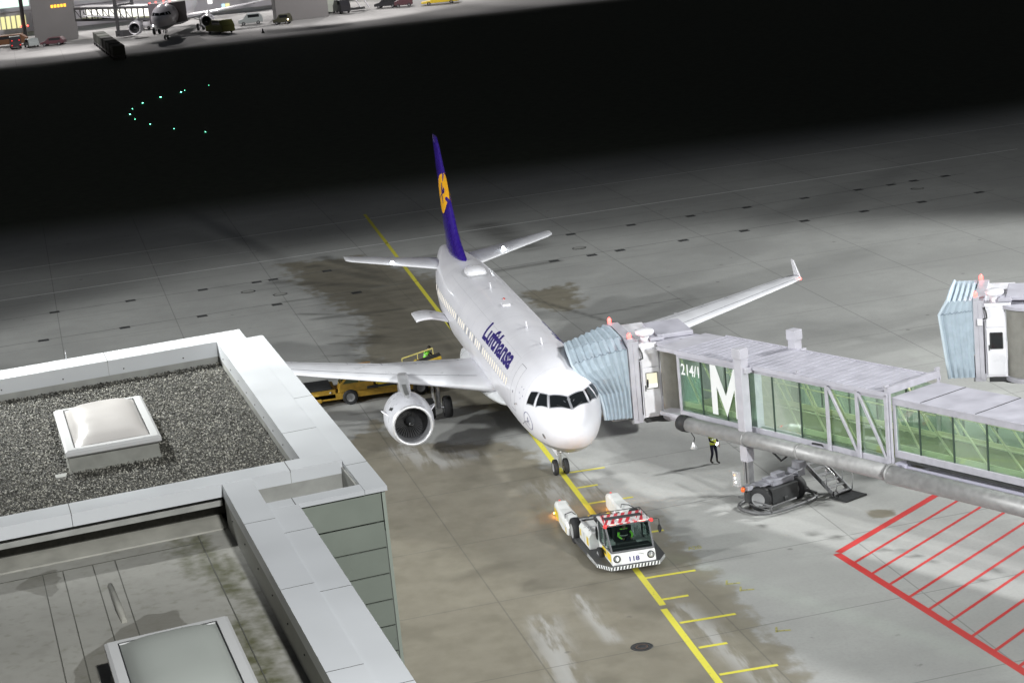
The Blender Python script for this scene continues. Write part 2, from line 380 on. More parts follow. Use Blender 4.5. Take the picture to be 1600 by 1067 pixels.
# painted markings (thin sheets 4 mm above the concrete) ---------------------
def worn(name, col, edge=.45):
    m = pbr(name, col, .55); n = m.node_tree; b = n.nodes['Principled BSDF']; tc = n.nodes.new('ShaderNodeTexCoord')
    t = n.nodes.new('ShaderNodeTexNoise'); t.inputs['Scale'].default_value = 5; t.inputs['Detail'].default_value = 8; t.inputs['Roughness'].default_value = .7
    n.links.new(tc.outputs['Object'], t.inputs['Vector'])
    r = n.nodes.new('ShaderNodeMapRange'); r.inputs[1].default_value = edge-.12; r.inputs[2].default_value = edge
    n.links.new(t.outputs['Fac'], r.inputs[0])
    mx = n.nodes.new('ShaderNodeMix'); mx.data_type = 'RGBA'; n.links.new(r.outputs[0], mx.inputs[0])
    mx.inputs[6].default_value = (col[0]*.35+.10, col[1]*.35+.10, col[2]*.35+.09, 1); mx.inputs[7].default_value = (*col, 1)
    n.links.new(mx.outputs[2], b.inputs['Base Color']); return m
YL = worn('yellow_line_paint', (.66, .60, .07), .42); RL = worn('red_line_paint', (.52, .04, .04), .42); WL = worn('white_line_paint', (.72, .72, .72), .42)
FY = worn('faded_yellow_paint', (.42, .39, .12), .55); DL = pbr('dark_joint_filler', (.07, .07, .065), .8, var=.3)
def strip(mb, a, b, w, z=.004, w2=None):
    a = Vector((*a, z)); b = Vector((*b, z)); d = (b-a).normalized(); n = Vector((-d.y, d.x, 0)); w2 = w2 or w
    mb.add([a+n*w/2, b+n*w2/2, b-n*w2/2, a-n*w/2], [(0, 1, 2, 3)])
mk = MB()
for a, b in (((82, .05), (-13.35, -.1)), ((-13.75, -.02), (-40, -.02))):
    n = 24
    for k in range(n):
        p = (a[0]+(b[0]-a[0])*k/n, a[1]+(b[1]-a[1])*k/n); q = (a[0]+(b[0]-a[0])*(k+1)/n, a[1]+(b[1]-a[1])*(k+1)/n); strip(mk, p, q, .26)
struct(mk.build('lead_in_line', YL))
mk = MB()
for x, y1 in ((-10.15, -2.28), (-12.75, -1.28), (-15.4, -2.4), (-18.05, -1.3), (-20.75, -2.37), (5.15, -2.1), (2.7, -1.2), (.2, -2.25), (-2.3, -1.2), (-4.8, -2.36), (-7.4, -1.2), (-23.4, -1.3), (-26, -2.4)):
    strip(mk, (x-.01, -.22), (x, y1), .19, .005)
struct(mk.build('stop_bar_markings', YL))
mk = MB()
flat_text(mk, 'A20', (-7.75, -2.65, .005), (0, -1, 0), (1, 0, 0), .42, .6)
for x, y in ((-12.2, -3.0), (-17.7, -3.3), (-13.1, -3.3)):
    strip(mk, (x, y), (x-.1, y-.5), .14, .005); strip(mk, (x+.4, y-.1), (x-.1, y+.05), .08, .005)
struct(mk.build('faded_stand_numerals', FY))
mk = MB()
R0 = (-10.68, -8.09)
strip(mk, (R0[0]-.1, R0[1]+.1), (-25.4, -9.95), .34, .004); strip(mk, R0, (-3.6, -16.75), .34, .0055)
dd = Vector((4.91, -6.01)).normalized()
for x, y in ((-12.05, -8.30), (-13.52, -8.5), (-14.94, -8.68), (-16.5, -8.88), (-17.99, -9.07), (-19.47, -9.25), (-21.1, -9.45), (-22.66, -9.65), (-24.27, -9.85)):
    strip(mk, (x, y), (x+dd.x*13, y+dd.y*13), .15, .0065)
struct(mk.build('red_keep_clear_hatching', RL))
mk = MB()
for a, b, w in (((65.3, 28.4), (73.94, -52.6), .19), ((75.6, 40), (86, -60), .14), ((71.0, 28.6), (72.0, 9.57), .10)): strip(mk, a, b, w)
struct(mk.build('taxiway_edge_lines', WL))
mk = MB()
for x0, y0, x1, y1 in ((58.2, 28, 66.4, -45), (49.6, 28, 58.4, -44)): strip(mk, (x0, y0), (x1, y1), .10, .004)
struct(mk.build('drain_channel', pbr('drain_joint', (.17, .17, .165), .8, var=.4, vscale=1)))
SLOTS = [(58.6, 24.41), (59.16, 19.2), (59.67, 14.17), (59.91, 10.38), (60.05, 9.19), (60.64, 5.31), (49.88, 24.94), (50.52, 19.7), (50.92, 14.62), (51.43, 9.61), (51.9, 4.2), (62.42, -12.86), (62.98, -17.54), (63.46, -22.22), (63.99, -26.74), (64.71, -31.48), (65.25, -35.94), (65.6, -38.7), (65.97, -40.68), (66.27, -43.35), (53.73, -9.8), (54.0, -12.54), (54.37, -14.65), (54.92, -19.37), (55.48, -23.99), (56.2, -28.68), (56.84, -33.39), (57.48, -38.02), (58.24, -42.78)]
ORD = 'first second third fourth fifth sixth seventh eighth ninth tenth eleventh twelfth'.split()
first = None
for i, (x, y) in enumerate(SLOTS):
    if first is None:
        mb = MB(); mb.box(-.28, .28, -.34, .34, .004, .012)
        for k in range(5): mb.box(-.22+.11*k, -.17+.11*k, -.3, .3, .012, .02)
        first = mb.build('drain_grate', DARK); o = first
    else: o = first.copy(); COL.objects.link(o)
    o.location = (x, y, 0); o.rotation_euler.z = .1
    row = lambda p: p[0] > 57.0+.105*-p[1] if p[1] < 0 else p[0] > 55
    grp = [p for p in SLOTS if row(p) == row((x, y)) and (p[1] > 0) == (y > 0)]; grp.sort(key=lambda p: -p[1]); k_ = grp.index((x, y))
    tag(o, 'dark drain grate, %s from the left in the %s drain joint %s of the aircraft' % (ORD[k_], 'farther' if row((x, y)) else 'nearer', 'left' if y > 0 else 'right'), 'drain grate', 'drain grates along the two drain joints')
for i, (x, y, r, lb) in enumerate([(56.93, 11.17, .5, 'round manhole cover left of the tail, nearer the white edge line'), (54.64, 9.14, .5, 'round manhole cover left of the tail, nearer the aircraft'), (57.01, -12.3, .5, 'round manhole cover beyond the aircraft tail on the right'), (-17.12, 1.68, .42, 'dark ribbed manhole cover in the wet concrete before the tow tractor'), (62.7, -39.7, .5, 'round manhole cover on the far right of the apron')]):
    mb = MB(); prof = [(0, r), (.012, r*.98), (.012, r*.84), (.006, r*.82), (.006, .02)]
    if i == 3: prof = [(.004, r), (.014, r*.98), (.014, r*.9), (.007, r*.88), (.007, r*.72), (.013, r*.7), (.013, r*.6), (.007, r*.58), (.007, r*.44), (.013, r*.42), (.013, r*.3), (.007, r*.28), (.007, .01)]
    mb.rev(prof, (x, y, .002), (0, 0, 1), 32)
    cv = mb.build('manhole_cover', DARK if i == 3 else pbr('manhole_concrete', (.25, .25, .24), .8), off=(x, y, 0))
    if i != 3:
        t = MB(); t.rev([(.016, r), (.018, r*.84)], (x, y, 0), (0, 0, 1), 32); t.build('rim', DARK, cv)
    else:
        t = MB(); t.rev([(.016, r*.55), (.018, r*.46)], (x, y, 0), (0, 0, 1), 24); t.build('rim', pbr('rusty_iron', (.12, .07, .05), .7), cv)
    tag(cv, lb, 'manhole cover')
for i, (x, y) in enumerate([(171.19, 17.68), (166.01, 17.16), (176.99, 17.29), (159.27, 15.53), (182.04, 15.95), (186.25, 13.61), (189.49, 10.91), (191.2, 10.4), (152.54, 13.05), (146.44, 9.85), (194.17, 7.16)]):
    if i == 0:
        mb = MB(); mb.rev([(0, .16), (.04, .15), (.05, .1)], (0, 0, 0), (0, 0, 1), 12); mb.rev([(.05, .1), (.11, .085), (.14, .01)], (0, 0, 0), (0, 0, 1), 12, 1); fl = mb.build('taxiway_light', [DARK, GREENL]); o = fl
    else: o = fl.copy(); COL.objects.link(o)
    o.location = (x, y, 0)
    k = [.8, .35, .5, .65, .75, .95, .85, .5, .45, .5, .3][i]; o.scale = (k, k, k)
    tag(o, 'green taxiway light in the dark, %s along the curve from its upper right end' % ORD[[6, 7, 5, 8, 4, 2, 3, 1, 9, 10, 0][i]], 'taxiway light', 'green taxiway lights curving through the dark')

# ------------------------------------------------------------------ terminal building with two roofs (bottom left)
U = Vector((-.9959, -.0911, 0)); V = Vector((-.177, .984, 0)); O = Vector((-32.59, 14.7, 0))
def TB(a, b, z): return O+U*a+V*b+Vector((0, 0, z))
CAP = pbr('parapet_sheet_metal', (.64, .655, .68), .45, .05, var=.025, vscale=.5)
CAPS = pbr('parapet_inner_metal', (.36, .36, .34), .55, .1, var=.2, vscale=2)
FAC = pbr('facade_panel', (.27, .30, .26), .35, .1, var=.08, vscale=1)
def memb_mat():
    m = bpy.data.materials.new('roof_membrane'); m.use_nodes = True; n = m.node_tree; b = n.nodes['Principled BSDF']; L = n.links.new; N = n.nodes.new
    tc = N('ShaderNodeTexCoord')
    def noise(s, d=6):
        t = N('ShaderNodeTexNoise'); t.inputs['Scale'].default_value = s; t.inputs['Detail'].default_value = d; L(tc.outputs['Object'], t.inputs['Vector']); return t.outputs['Fac']
    def mr(v, a, c, d=0., e=1.):
        q = N('ShaderNodeMapRange'); q.inputs[1].default_value = a; q.inputs[2].default_value = c; q.inputs[3].default_value = d; q.inputs[4].default_value = e; L(v, q.inputs[0]); return q.outputs[0]
    def mix(f, a, c):
        q = N('ShaderNodeMix'); q.data_type = 'RGBA'; L(f, q.inputs[0])
        for i, v in ((6, a), (7, c)):
            if isinstance(v, tuple): q.inputs[i].default_value = (*v, 1)
            else: L(v, q.inputs[i])
        return q.outputs[2]
    def mul(a, c):
        q = N('ShaderNodeMath'); q.operation = 'MULTIPLY'; L(a, q.inputs[0]); L(c, q.inputs[1]) if not isinstance(c, float) else setattr(q.inputs[1], 'default_value', c); return q.outputs[0]
    def at(k): a = N('ShaderNodeAttribute'); a.attribute_name = k; return a.outputs['Fac']
    c = mix(mr(noise(.5), .3, .7), (.30, .292, .265), (.37, .362, .33)); c = mix(mr(noise(3.5), .5, .75, 0, .3), c, (.2, .19, .165))
    w = N('ShaderNodeMath'); w.operation = 'ADD'; L(at('wet'), w.inputs[0]); L(mr(noise(1.6), .3, .7, -.3, .3), w.inputs[1])
    c = mix(mr(w.outputs[0], .45, .55, 0, .6), c, (.16, .15, .125))
    g = N('ShaderNodeMath'); g.operation = 'ADD'; L(at('moss'), g.inputs[0]); L(mr(noise(4.5), .25, .75, -.6, .5), g.inputs[1])
    c = mix(mr(g.outputs[0], .1, 1.3, 0, .9), c, (.08, .082, .03))
    L(c, b.inputs['Base Color']); L(mr(w.outputs[0], .45, .55, .6, .28), b.inputs['Roughness'])
    bp = N('ShaderNodeBump'); bp.inputs['Strength'].default_value = .3; bp.inputs['Distance'].default_value = .03; L(noise(5), bp.inputs['Height']); L(bp.outputs[0], b.inputs['Normal'])
    return m
ZC = 17.0
bld = thing('terminal_building', 'grey clad terminal building with a gravel roof, a membrane roof and broad pale parapets', 'building', TB(15, 10, 0))
mb = MB()
mb.box(.35, 12.42, .08, 60, 0, 16.2, T=TB); mb.box(12.42, 15.26, .08, 2.43, 0, 16.0, T=TB)            # upper block core
mb.box(12.44, 15.24, 2.44, 60, 0, 15.7, T=TB); mb.box(15.28, 33, 1.92, 60, 0, 15.7, T=TB)            # lower block core
mb.build('wall', pbr('wall_core', (.16, .17, .155), .6), bld)
mb = MB()                                             # cladding panels with open joints
z = 16.86; hs = [.66]+[.56]*28
for h in hs:
    mb.box(15.262, 15.30, .12, 2.2, z-h+.035, z, T=TB); mb.box(.35, 15.26, .03, .078, z-h+.035, z, T=TB); z -= h
mb.build('facade_cladding', FAC, bld)
mb = MB(); mb.box(15.262, 15.31, .03, .10, 0, 16.86, T=TB); mb.build('corner_trim', pbr('corner_trim_paint', (.34, .38, .33), .5), bld)
mb = MB(); mb.box(.3, 12.6, 1.2, 60, 16.2, 16.42, T=TB); mb.build('gravel_bed', pbr('gravel_bed_soil', (.06, .058, .05), .9, var=.4, vscale=12), bld)
# parapet caps: sheets broken by thin joints
def caps(mb, a0, a1, b0, b1, z0, z1, axis, cuts):
    c = [(a0 if axis == 'a' else b0)]+cuts+[(a1 if axis == 'a' else b1)]
    for p, q in zip(c[:-1], c[1:]):
        if axis == 'a': mb.box(p+.006, q-.006, b0, b1, z0, z1, T=TB)
        else: mb.box(a0, a1, p+.006, q-.006, z0, z1, T=TB)
mb = MB()
caps(mb, 0, 15.36, -.02, .455, 16.86, 16.955, 'a', [7.2, 13.4])
caps(mb, 14.89, 15.36, .457, 2.44, 16.86, 16.955, 'b', [1.9])
caps(mb, 15.362, 33, 1.84, 2.44, 16.86, 16.955, 'a', [17.0, 20.6, 25.4, 30])
mb.build('outer_parapet_cap', CAP, bld)
mb = MB()
caps(mb, .05, 12.37, .46, 1.25, 16.6, 17.0, 'a', [10.2])
caps(mb, -1.0, .048, .46, 60, 16.6, 17.0, 'b', [4.2, 8.2, 12.2])
caps(mb, 12.372, 13.12, .46, 60, 16.72, 17.0, 'b', [1.6, 6.2, 10.8])
caps(mb, 13.14, 33, 2.445, 3.07, 16.7, 17.0, 'a', [16.1, 20.2, 24.4, 28.8])
mb.build('inner_parapet_cap', CAP, bld)
CJ = pbr('cap_joint_dark', (.10, .10, .10), .7)
for a, b0_, b1_, z in [(7.2, -.02, .455, 16.957), (13.4, -.02, .455, 16.957), (17.0, 1.84, 2.44, 16.957), (20.6, 1.84, 2.44, 16.957), (25.4, 1.84, 2.44, 16.957), (10.2, .46, 1.25, 17.002), (16.1, 2.445, 3.07, 17.002), (20.2, 2.445, 3.07, 17.002), (24.4, 2.445, 3.07, 17.002)]: mb = MB(); mb.box(a-.009, a+.009, b0_, b1_, z-.05, z+.001, T=TB); mb.build('cap_joint', CJ, bld)
for b, a0_, a1_, z in [(4.2, -1, .048, 17.002), (8.2, -1, .048, 17.002), (1.6, 12.372, 13.12, 17.002), (6.2, 12.372, 13.12, 17.002), (1.9, 14.89, 15.36, 16.957)]: mb = MB(); mb.box(a0_, a1_, b-.009, b+.009, z-.05, z+.001, T=TB); mb.build('cap_joint', CJ, bld)
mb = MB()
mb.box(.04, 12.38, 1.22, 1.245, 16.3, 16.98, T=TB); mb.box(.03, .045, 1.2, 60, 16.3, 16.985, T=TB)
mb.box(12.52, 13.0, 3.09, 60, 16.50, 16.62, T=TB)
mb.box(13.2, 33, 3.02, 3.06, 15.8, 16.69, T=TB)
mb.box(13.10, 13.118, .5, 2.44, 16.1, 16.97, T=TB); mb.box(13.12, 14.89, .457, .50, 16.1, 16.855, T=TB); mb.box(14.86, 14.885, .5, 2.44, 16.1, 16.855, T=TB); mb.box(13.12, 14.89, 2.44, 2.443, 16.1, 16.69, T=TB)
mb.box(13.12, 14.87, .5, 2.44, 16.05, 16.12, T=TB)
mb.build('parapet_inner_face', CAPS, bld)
mb = MB()
for k in range(7): mb.rev([(0, .02), (.012, .018), (.014, .001)], TB(.052, 2.2+k*1.6, 16.72), U, 8)
for k in range(9): mb.rev([(0, .02), (.012, .018), (.014, .001)], TB(1.0+k*1.3, 1.25, 16.72), V, 8)
for k in range(10): mb.rev([(0, .02), (.012, .018), (.014, .001)], TB(14.2+k*1.6, 3.065, 16.5), V, 8)
mb.build('flashing_screws', DARK, bld)
mb = MB(); mb.box(12.42, 12.5, 2.5, 60, 15.5, 16.72, T=TB); mb.build('gap_shade_strip', pbr('gap_shade_black', (.015, .015, .014), .9), bld)  # near-black strip painting in the shade under the parapet overhang
# gravel: many small stones in one sheet
NS = 68000
aa = rng.uniform(.1, 12.35, NS); bb = 1.27+rng.random(NS)**.9*9.5; s_ = rng.uniform(.011, .029, NS)
oc = np.array([(1, 0, 0), (-1, 0, 0), (0, 1, 0), (0, -1, 0), (0, 0, 1), (0, 0, -1)], float); of = np.array([(0, 2, 4), (2, 1, 4), (1, 3, 4), (3, 0, 4), (2, 0, 5), (1, 2, 5), (3, 1, 5), (0, 3, 5)])
P0 = np.array(O)[None]+np.outer(aa, np.array(U))+np.outer(bb, np.array(V)); P0[:, 2] = 16.43+rng.uniform(-.012, .025, NS)
P0 -= np.array(bld.location)[None]
ax_ = rng.normal(size=(NS, 3)); ax_ /= np.linalg.norm(ax_, axis=1)[:, None]; an = rng.uniform(0, 6.28, NS)
vv = oc[None]*(rng.uniform(.55, 1.35, (NS, 1, 3)))*s_[:, None, None]
c_, sn = np.cos(an)[:, None, None], np.sin(an)[:, None, None]; k_ = ax_[:, None, :]
vv = vv*c_+np.cross(np.broadcast_to(k_, vv.shape), vv)*sn+k_*(vv*k_).sum(-1, keepdims=True)*(1-c_)
vv = (vv+P0[:, None, :]).reshape(-1, 3); ff = (of[None]+np.arange(NS)[:, None, None]*6).reshape(-1, 3)
me = bpy.data.meshes.new('gravel'); me.vertices.add(len(vv)); me.vertices.foreach_set('co', vv.ravel()); me.loops.add(ff.size); me.loops.foreach_set('vertex_index', ff.ravel())
me.polygons.add(len(ff)); me.polygons.foreach_set('loop_start', np.arange(0, ff.size, 3)); me.polygons.foreach_set('loop_total', np.full(len(ff), 3)); me.update(calc_edges=True)
at = me.attributes.new('tone', 'FLOAT', 'POINT'); at.data.foreach_set('value', np.repeat(rng.random(NS), 6).astype(np.float32))
gm = bpy.data.materials.new('gravel_stones'); gm.use_nodes = True; n = gm.node_tree; a = n.nodes.new('ShaderNodeAttribute'); a.attribute_name = 'tone'; cr = n.nodes.new('ShaderNodeValToRGB')
cr.color_ramp.elements[0].color = (.025, .024, .021, 1); cr.color_ramp.elements[1].color = (.50, .48, .42, 1); e = cr.color_ramp.elements.new(.6); e.color = (.10, .096, .08, 1)
n.links.new(a.outputs['Fac'], cr.inputs[0]); n.links.new(cr.outputs[0], n.nodes['Principled BSDF'].inputs['Base Color']); n.nodes['Principled BSDF'].inputs['Roughness'].default_value = .6
me.materials.append(gm); go = bpy.data.objects.new('gravel', me); COL.objects.link(go); go.parent = bld; go['kind'] = 'stuff'
# lower roof membrane
ZM = 16.08
def mT(co):
    u, v = np.array(U), np.array(V)
    r = np.array(O)[None]+co[:, :1]*u+co[:, 1:2]*v; r[:, 2] = co[:, 2]; return r-np.array(bld.location)[None]
def AB(x, y):
    r = Vector((x, y, 0))-O; det = U.x*V.y-U.y*V.x; return ((r.x*V.y-r.y*V.x)/det, (U.x*r.y-U.y*r.x)/det)
def mf(A, B):
    wet = ramp(poly_sd(A, B, [(17.4, 5.3), (18.0, 5.9), (18.9, 6.6), (20.5, 7.0), (23, 7.4), (23, 6.9), (20.4, 6.5), (19.6, 6.0), (19.3, 5.1), (18.8, 4.6), (17.6, 4.75)]), .12)
    wet = np.maximum(wet, ramp(poly_sd(A, B, [(13.7, 7.2), (13.6, 6.6), (14.9, 6.7), (15.3, 6.9), (14.4, 7.5)]), .12)*.9)
    moss = np.zeros(A.shape)
    for a_, b_, w_, k in (((13.6, 3.8), (17.2, 3.6), .34, 1.1), ((17.2, 3.4), (19.6, 3.35), .25, .8), ((13.4, 4.2), (15.8, 4.1), .3, .75), ((19.0, 3.75), (24, 3.6), .4, 1.1), ((20.2, 3.25), (20.6, 3.25), .16, 1.), ((14.9, 3.4), (16.6, 3.3), .12, 1.1)):
        moss = np.maximum(moss, np.clip(1.2-seg_dist(A, B, a_, b_)/w_, 0, 1)*k)
    return dict(wet=wet, moss=moss)
mo = grid_sheet('membrane', np.arange(12.5, 33, .12), np.concatenate([np.arange(3.03, 12, .12), [20, 60]]), ZM, mf, memb_mat(), T=mT); mo.parent = bld
mb = MB()   # welded overlap seams of the membrane
SE = pbr('membrane_seam', (.10, .10, .085), .6); ML = pbr('membrane_upstand', (.37, .36, .32), .55, var=.2, vscale=2)
for b_ in (6.95, 6.55, 5.95, 5.5):
    a0 = 13.9; mb.box(a0, 30, b_, b_+.018, ZM, ZM+.012, T=TB)
mb.box(13.85, 13.87, 3.7, 30, ZM, ZM+.012, T=TB); mb.box(13.4, 30, 3.72, 3.74, ZM, ZM+.012, T=TB)
mb.build('membrane_seam', SE, bld)
mb = MB()
mb.loft([[TB(12.51, b_, ZM+.12), TB(12.75, b_, ZM+.11), TB(13.3, b_, ZM+.03), TB(13.31, b_, ZM-.02), TB(12.51, b_, ZM-.02)] for b_ in (3.1, 30)], smooth=False)
mb.build('membrane_upstand', ML, bld)
mb = MB(); mb.tube([TB(15.4, 5.75, ZM+.03), TB(16.9, 5.72, ZM+.03), TB(17.6, 5.7, ZM+.02)], [.05, .07, .05]); mb.build('membrane_fold', ML, bld)

DOME = pbr('frosted_acrylic_dome', (.60, .57, .55), .38, var=.03, vscale=.6)
DOMEB = pbr('grey_acrylic_dome', (.36, .38, .355), .5, var=.04, vscale=.6)
def skylight(q, zb, zt, label, dome, hgt):
    c = sum((Vector((*p, 0)) for p in q), Vector())/4; t = thing('skylight', label, 'skylight', (c.x, c.y, zb))
    def ins(k, z): return [Vector((c.x+(p[0]-c.x)*k, c.y+(p[1]-c.y)*k, z)) for p in q]
    m_ = MB(); m_.loft([ins(1.01, zb), ins(.97, zb+.06), ins(.96, zt-.14)], smooth=False, cap=False); m_.build('upstand', pbr('skylight_upstand', (.26, .26, .235), .6, var=.2), t)
    def ring(w0, w1, z0, z1):
        A = [Vector((p[0], p[1], 0)) for p in q]
        def off(d, z):
            r = []
            for i in range(4):
                e1 = (A[i]-A[i-1]).normalized(); e2 = (A[(i+1) % 4]-A[i]).normalized(); n1 = Vector((-e1.y, e1.x, 0)); n2 = Vector((-e2.y, e2.x, 0)); s = 1 if (c-A[i]).dot(n1) > 0 else -1
                r.append(Vector((A[i].x, A[i].y, z))+(n1*s+n2*s)*d/(1+n1.dot(n2)))
            return r
        return off
    off = ring(0, 0, 0, 0)
    m_ = MB(); m_.loft([off(.02, zt-.16), off(-.03, zt-.12), off(-.03, zt-.03), off(.03, zt+.01), off(.19, zt+.015), off(.2, zt-.02)], smooth=False, cap=False); m_.build('frame', pbr('skylight_frame', (.55, .55, .55), .5, 0), t, bevel=.006)
    m_ = MB(); o4 = off(.21, zt-.015); N = 16; rows = []
    for i in range(N+1):
        row = []
        for j in range(N+1):
            x, y = i/N, j/N; p = (o4[0]*(1-x)+o4[1]*x)*(1-y)+(o4[3]*(1-x)+o4[2]*x)*y
            h = hgt*((1-(2*x-1)**4)*(1-(2*y-1)**4))**.75; row.append(p+Vector((0, 0, h)))
        rows.append(row)
    m_.loft(rows, closed=False, cap=False); m_.build('dome', dome, t)
    m_ = MB(); m_.loft([off(.195, zt+.02), off(.215, zt+.02)], smooth=False, cap=False); m_.build('gasket', DARK, t)
    return t
skylight([(-37.80, 20.12), (-37.42, 18.05), (-41.45, 17.68), (-41.75, 19.78)], 16.42, 16.95, 'rooflight with a pale frosted dome standing on the dark gravel roof', DOME, .30)
skylight([(-53.75, 18.98), (-53.3, 16.88), (-57.4, 16.5), (-57.7, 18.6)], 16.08, 16.7, 'rooflight with a grey dome on the stained membrane roof at the photo bottom', DOMEB, .28)
m_ = MB(); 
for x, y in ((-41.95, 19.95),): m_.prism([(x-.1, y-.1), (x+.2, y-.12), (x+.15, y+.15), (x-.12, y+.12)], 16.42, 16.47)
m_.build('skylight_flashing', pbr('flashing_felt', (.3, .3, .28), .7), bld)
m_ = MB(); m_.tube([TB(-.9, 5.2, 17), TB(-.9, 5.2, 17.25)], .012, 6); ant = m_.build('lightning_rod', LGREY, off=TB(-.9, 5.2, 17)); tag(ant, 'short thin lightning rod standing on the far white parapet', 'lightning rod')

# ------------------------------------------------------------------ airliner
def two_tone(name, top, bot, z0):
    m = pbr(name, top, .30, coat=.3); n = m.node_tree; b = n.nodes['Principled BSDF']; tc = n.nodes.new('ShaderNodeTexCoord'); s = n.nodes.new('ShaderNodeSeparateXYZ')
    n.links.new(tc.outputs['Object'], s.inputs[0]); mr = n.nodes.new('ShaderNodeMapRange'); mr.inputs[1].default_value = z0-.01; mr.inputs[2].default_value = z0+.01
    n.links.new(s.outputs[2], mr.inputs[0]); mx = n.nodes.new('ShaderNodeMix'); mx.data_type = 'RGBA'; mx.inputs[6].default_value = (*bot, 1)
    no = n.nodes.new('ShaderNodeTexNoise'); no.inputs['Scale'].default_value = .7; no.inputs['Detail'].default_value = 7; n.links.new(tc.outputs['Object'], no.inputs['Vector'])
    r2_ = n.nodes.new('ShaderNodeMapRange'); r2_.inputs[1].default_value = .35; r2_.inputs[2].default_value = .65; n.links.new(no.outputs['Fac'], r2_.inputs[0])
    m3 = n.nodes.new('ShaderNodeMix'); m3.data_type = 'RGBA'; m3.inputs[6].default_value = (top[0]*.93, top[1]*.93, top[2]*.94, 1); m3.inputs[7].default_value = (*top, 1); n.links.new(r2_.outputs[0], m3.inputs[0])
    n.links.new(m3.outputs[2], mx.inputs[7]); n.links.new(mr.outputs[0], mx.inputs[0]); n.links.new(mx.outputs[2], b.inputs['Base Color']); return m
FUS = two_tone('fuselage_paint', (.77, .76, .815), (.33, .34, .36), 2.5)
plane = thing('airliner', 'white airliner with dark blue tail fin parked nose-in at the near stand', 'airliner', (0, 0, 0))
NP = 64
def rings(xsr): return [[spt(x, 2*PI*k/NP) for k in range(NP)] for x in xsr]
xf = sorted(set([s[0] for s in ST]+[.045, .12, .24, .45, .8, 1.25, 1.7, 1.85, 2.2, 2.4, 2.9, 3.6, 4.5, 5.5]+list(np.arange(7, 25, 1.))+[25.2, 27, 29, 31, 33, 35]))
mb = MB(); mb.loft(rings(xf)); body = mb.build('fuselage', FUS, plane)
# wing-body fairing
mb = MB(); rr = []
for i in range(15):
    t = i/14; x = 10.2+13.4*t; k = math.sin(PI*min(1, max(0, t)))**.55
    w = 1.2+1.05*k; bz = 2.1-.62*k; tz = 2.3+.75*k
    rr.append([Vector((x, w*math.sin(a)*(1.0), (tz+bz)/2+(tz-bz)/2*math.cos(a))) for a in [2*PI*j/32 for j in range(32)]])
mb.loft(rr); mb.build('belly_fairing', pbr('belly_grey_paint', (.60, .61, .63), .35, var=.05), plane)

def airfoil(le, chord, y, z, th, n=14, tw=0):
    P = []
    xs_ = [0.5*(1-math.cos(PI*i/n)) for i in range(n+1)]
    def t_(x): return th*5*(.2969*math.sqrt(x)-.126*x-.3516*x*x+.2843*x**3-.1036*x**4)
    up_ = [(x, t_(x)+.018*math.sin(PI*x)) for x in xs_]; lo = [(x, -t_(x)*.8+.012*math.sin(PI*x)) for x in xs_]
    for x, zz in up_[::-1]+lo[1:-1]: P.append(Vector((le+x*chord, y, z+zz*chord-tw*(x-.5)*chord)))
    return P
WS = [(1.2, 11.75, 7.3, 2.60, .15), (2.2, 12.35, 6.75, 2.68, .145), (4.2, 13.5, 5.5, 2.87, .125), (6.5, 14.75, 4.05, 3.08, .118), (9.5, 16.3, 3.3, 3.36, .112), (13, 18.15, 2.5, 3.72, .108), (16.3, 19.9, 1.75, 4.08, .10), (16.95, 20.35, 1.35, 4.16, .08)]
def wing_surface(y, fx, off):
    for a, b in zip(WS[:-1], WS[1:]):
        if a[0] <= y <= b[0]:
            t = (y-a[0])/(b[0]-a[0]); v = [a[i]+(b[i]-a[i])*t for i in range(5)]; break
    th = v[4]; x = fx; zz = th*5*(.2969*math.sqrt(x)-.126*x-.3516*x*x+.2843*x**3-.1036*x**4)+.018*math.sin(PI*x)
    return Vector((v[1]+x*v[2], y, v[3]+zz*v[2]+off))
WINGP = pbr('wing_paint', (.66, .66, .70), .36, var=.07, vscale=1.2, coat=.15)
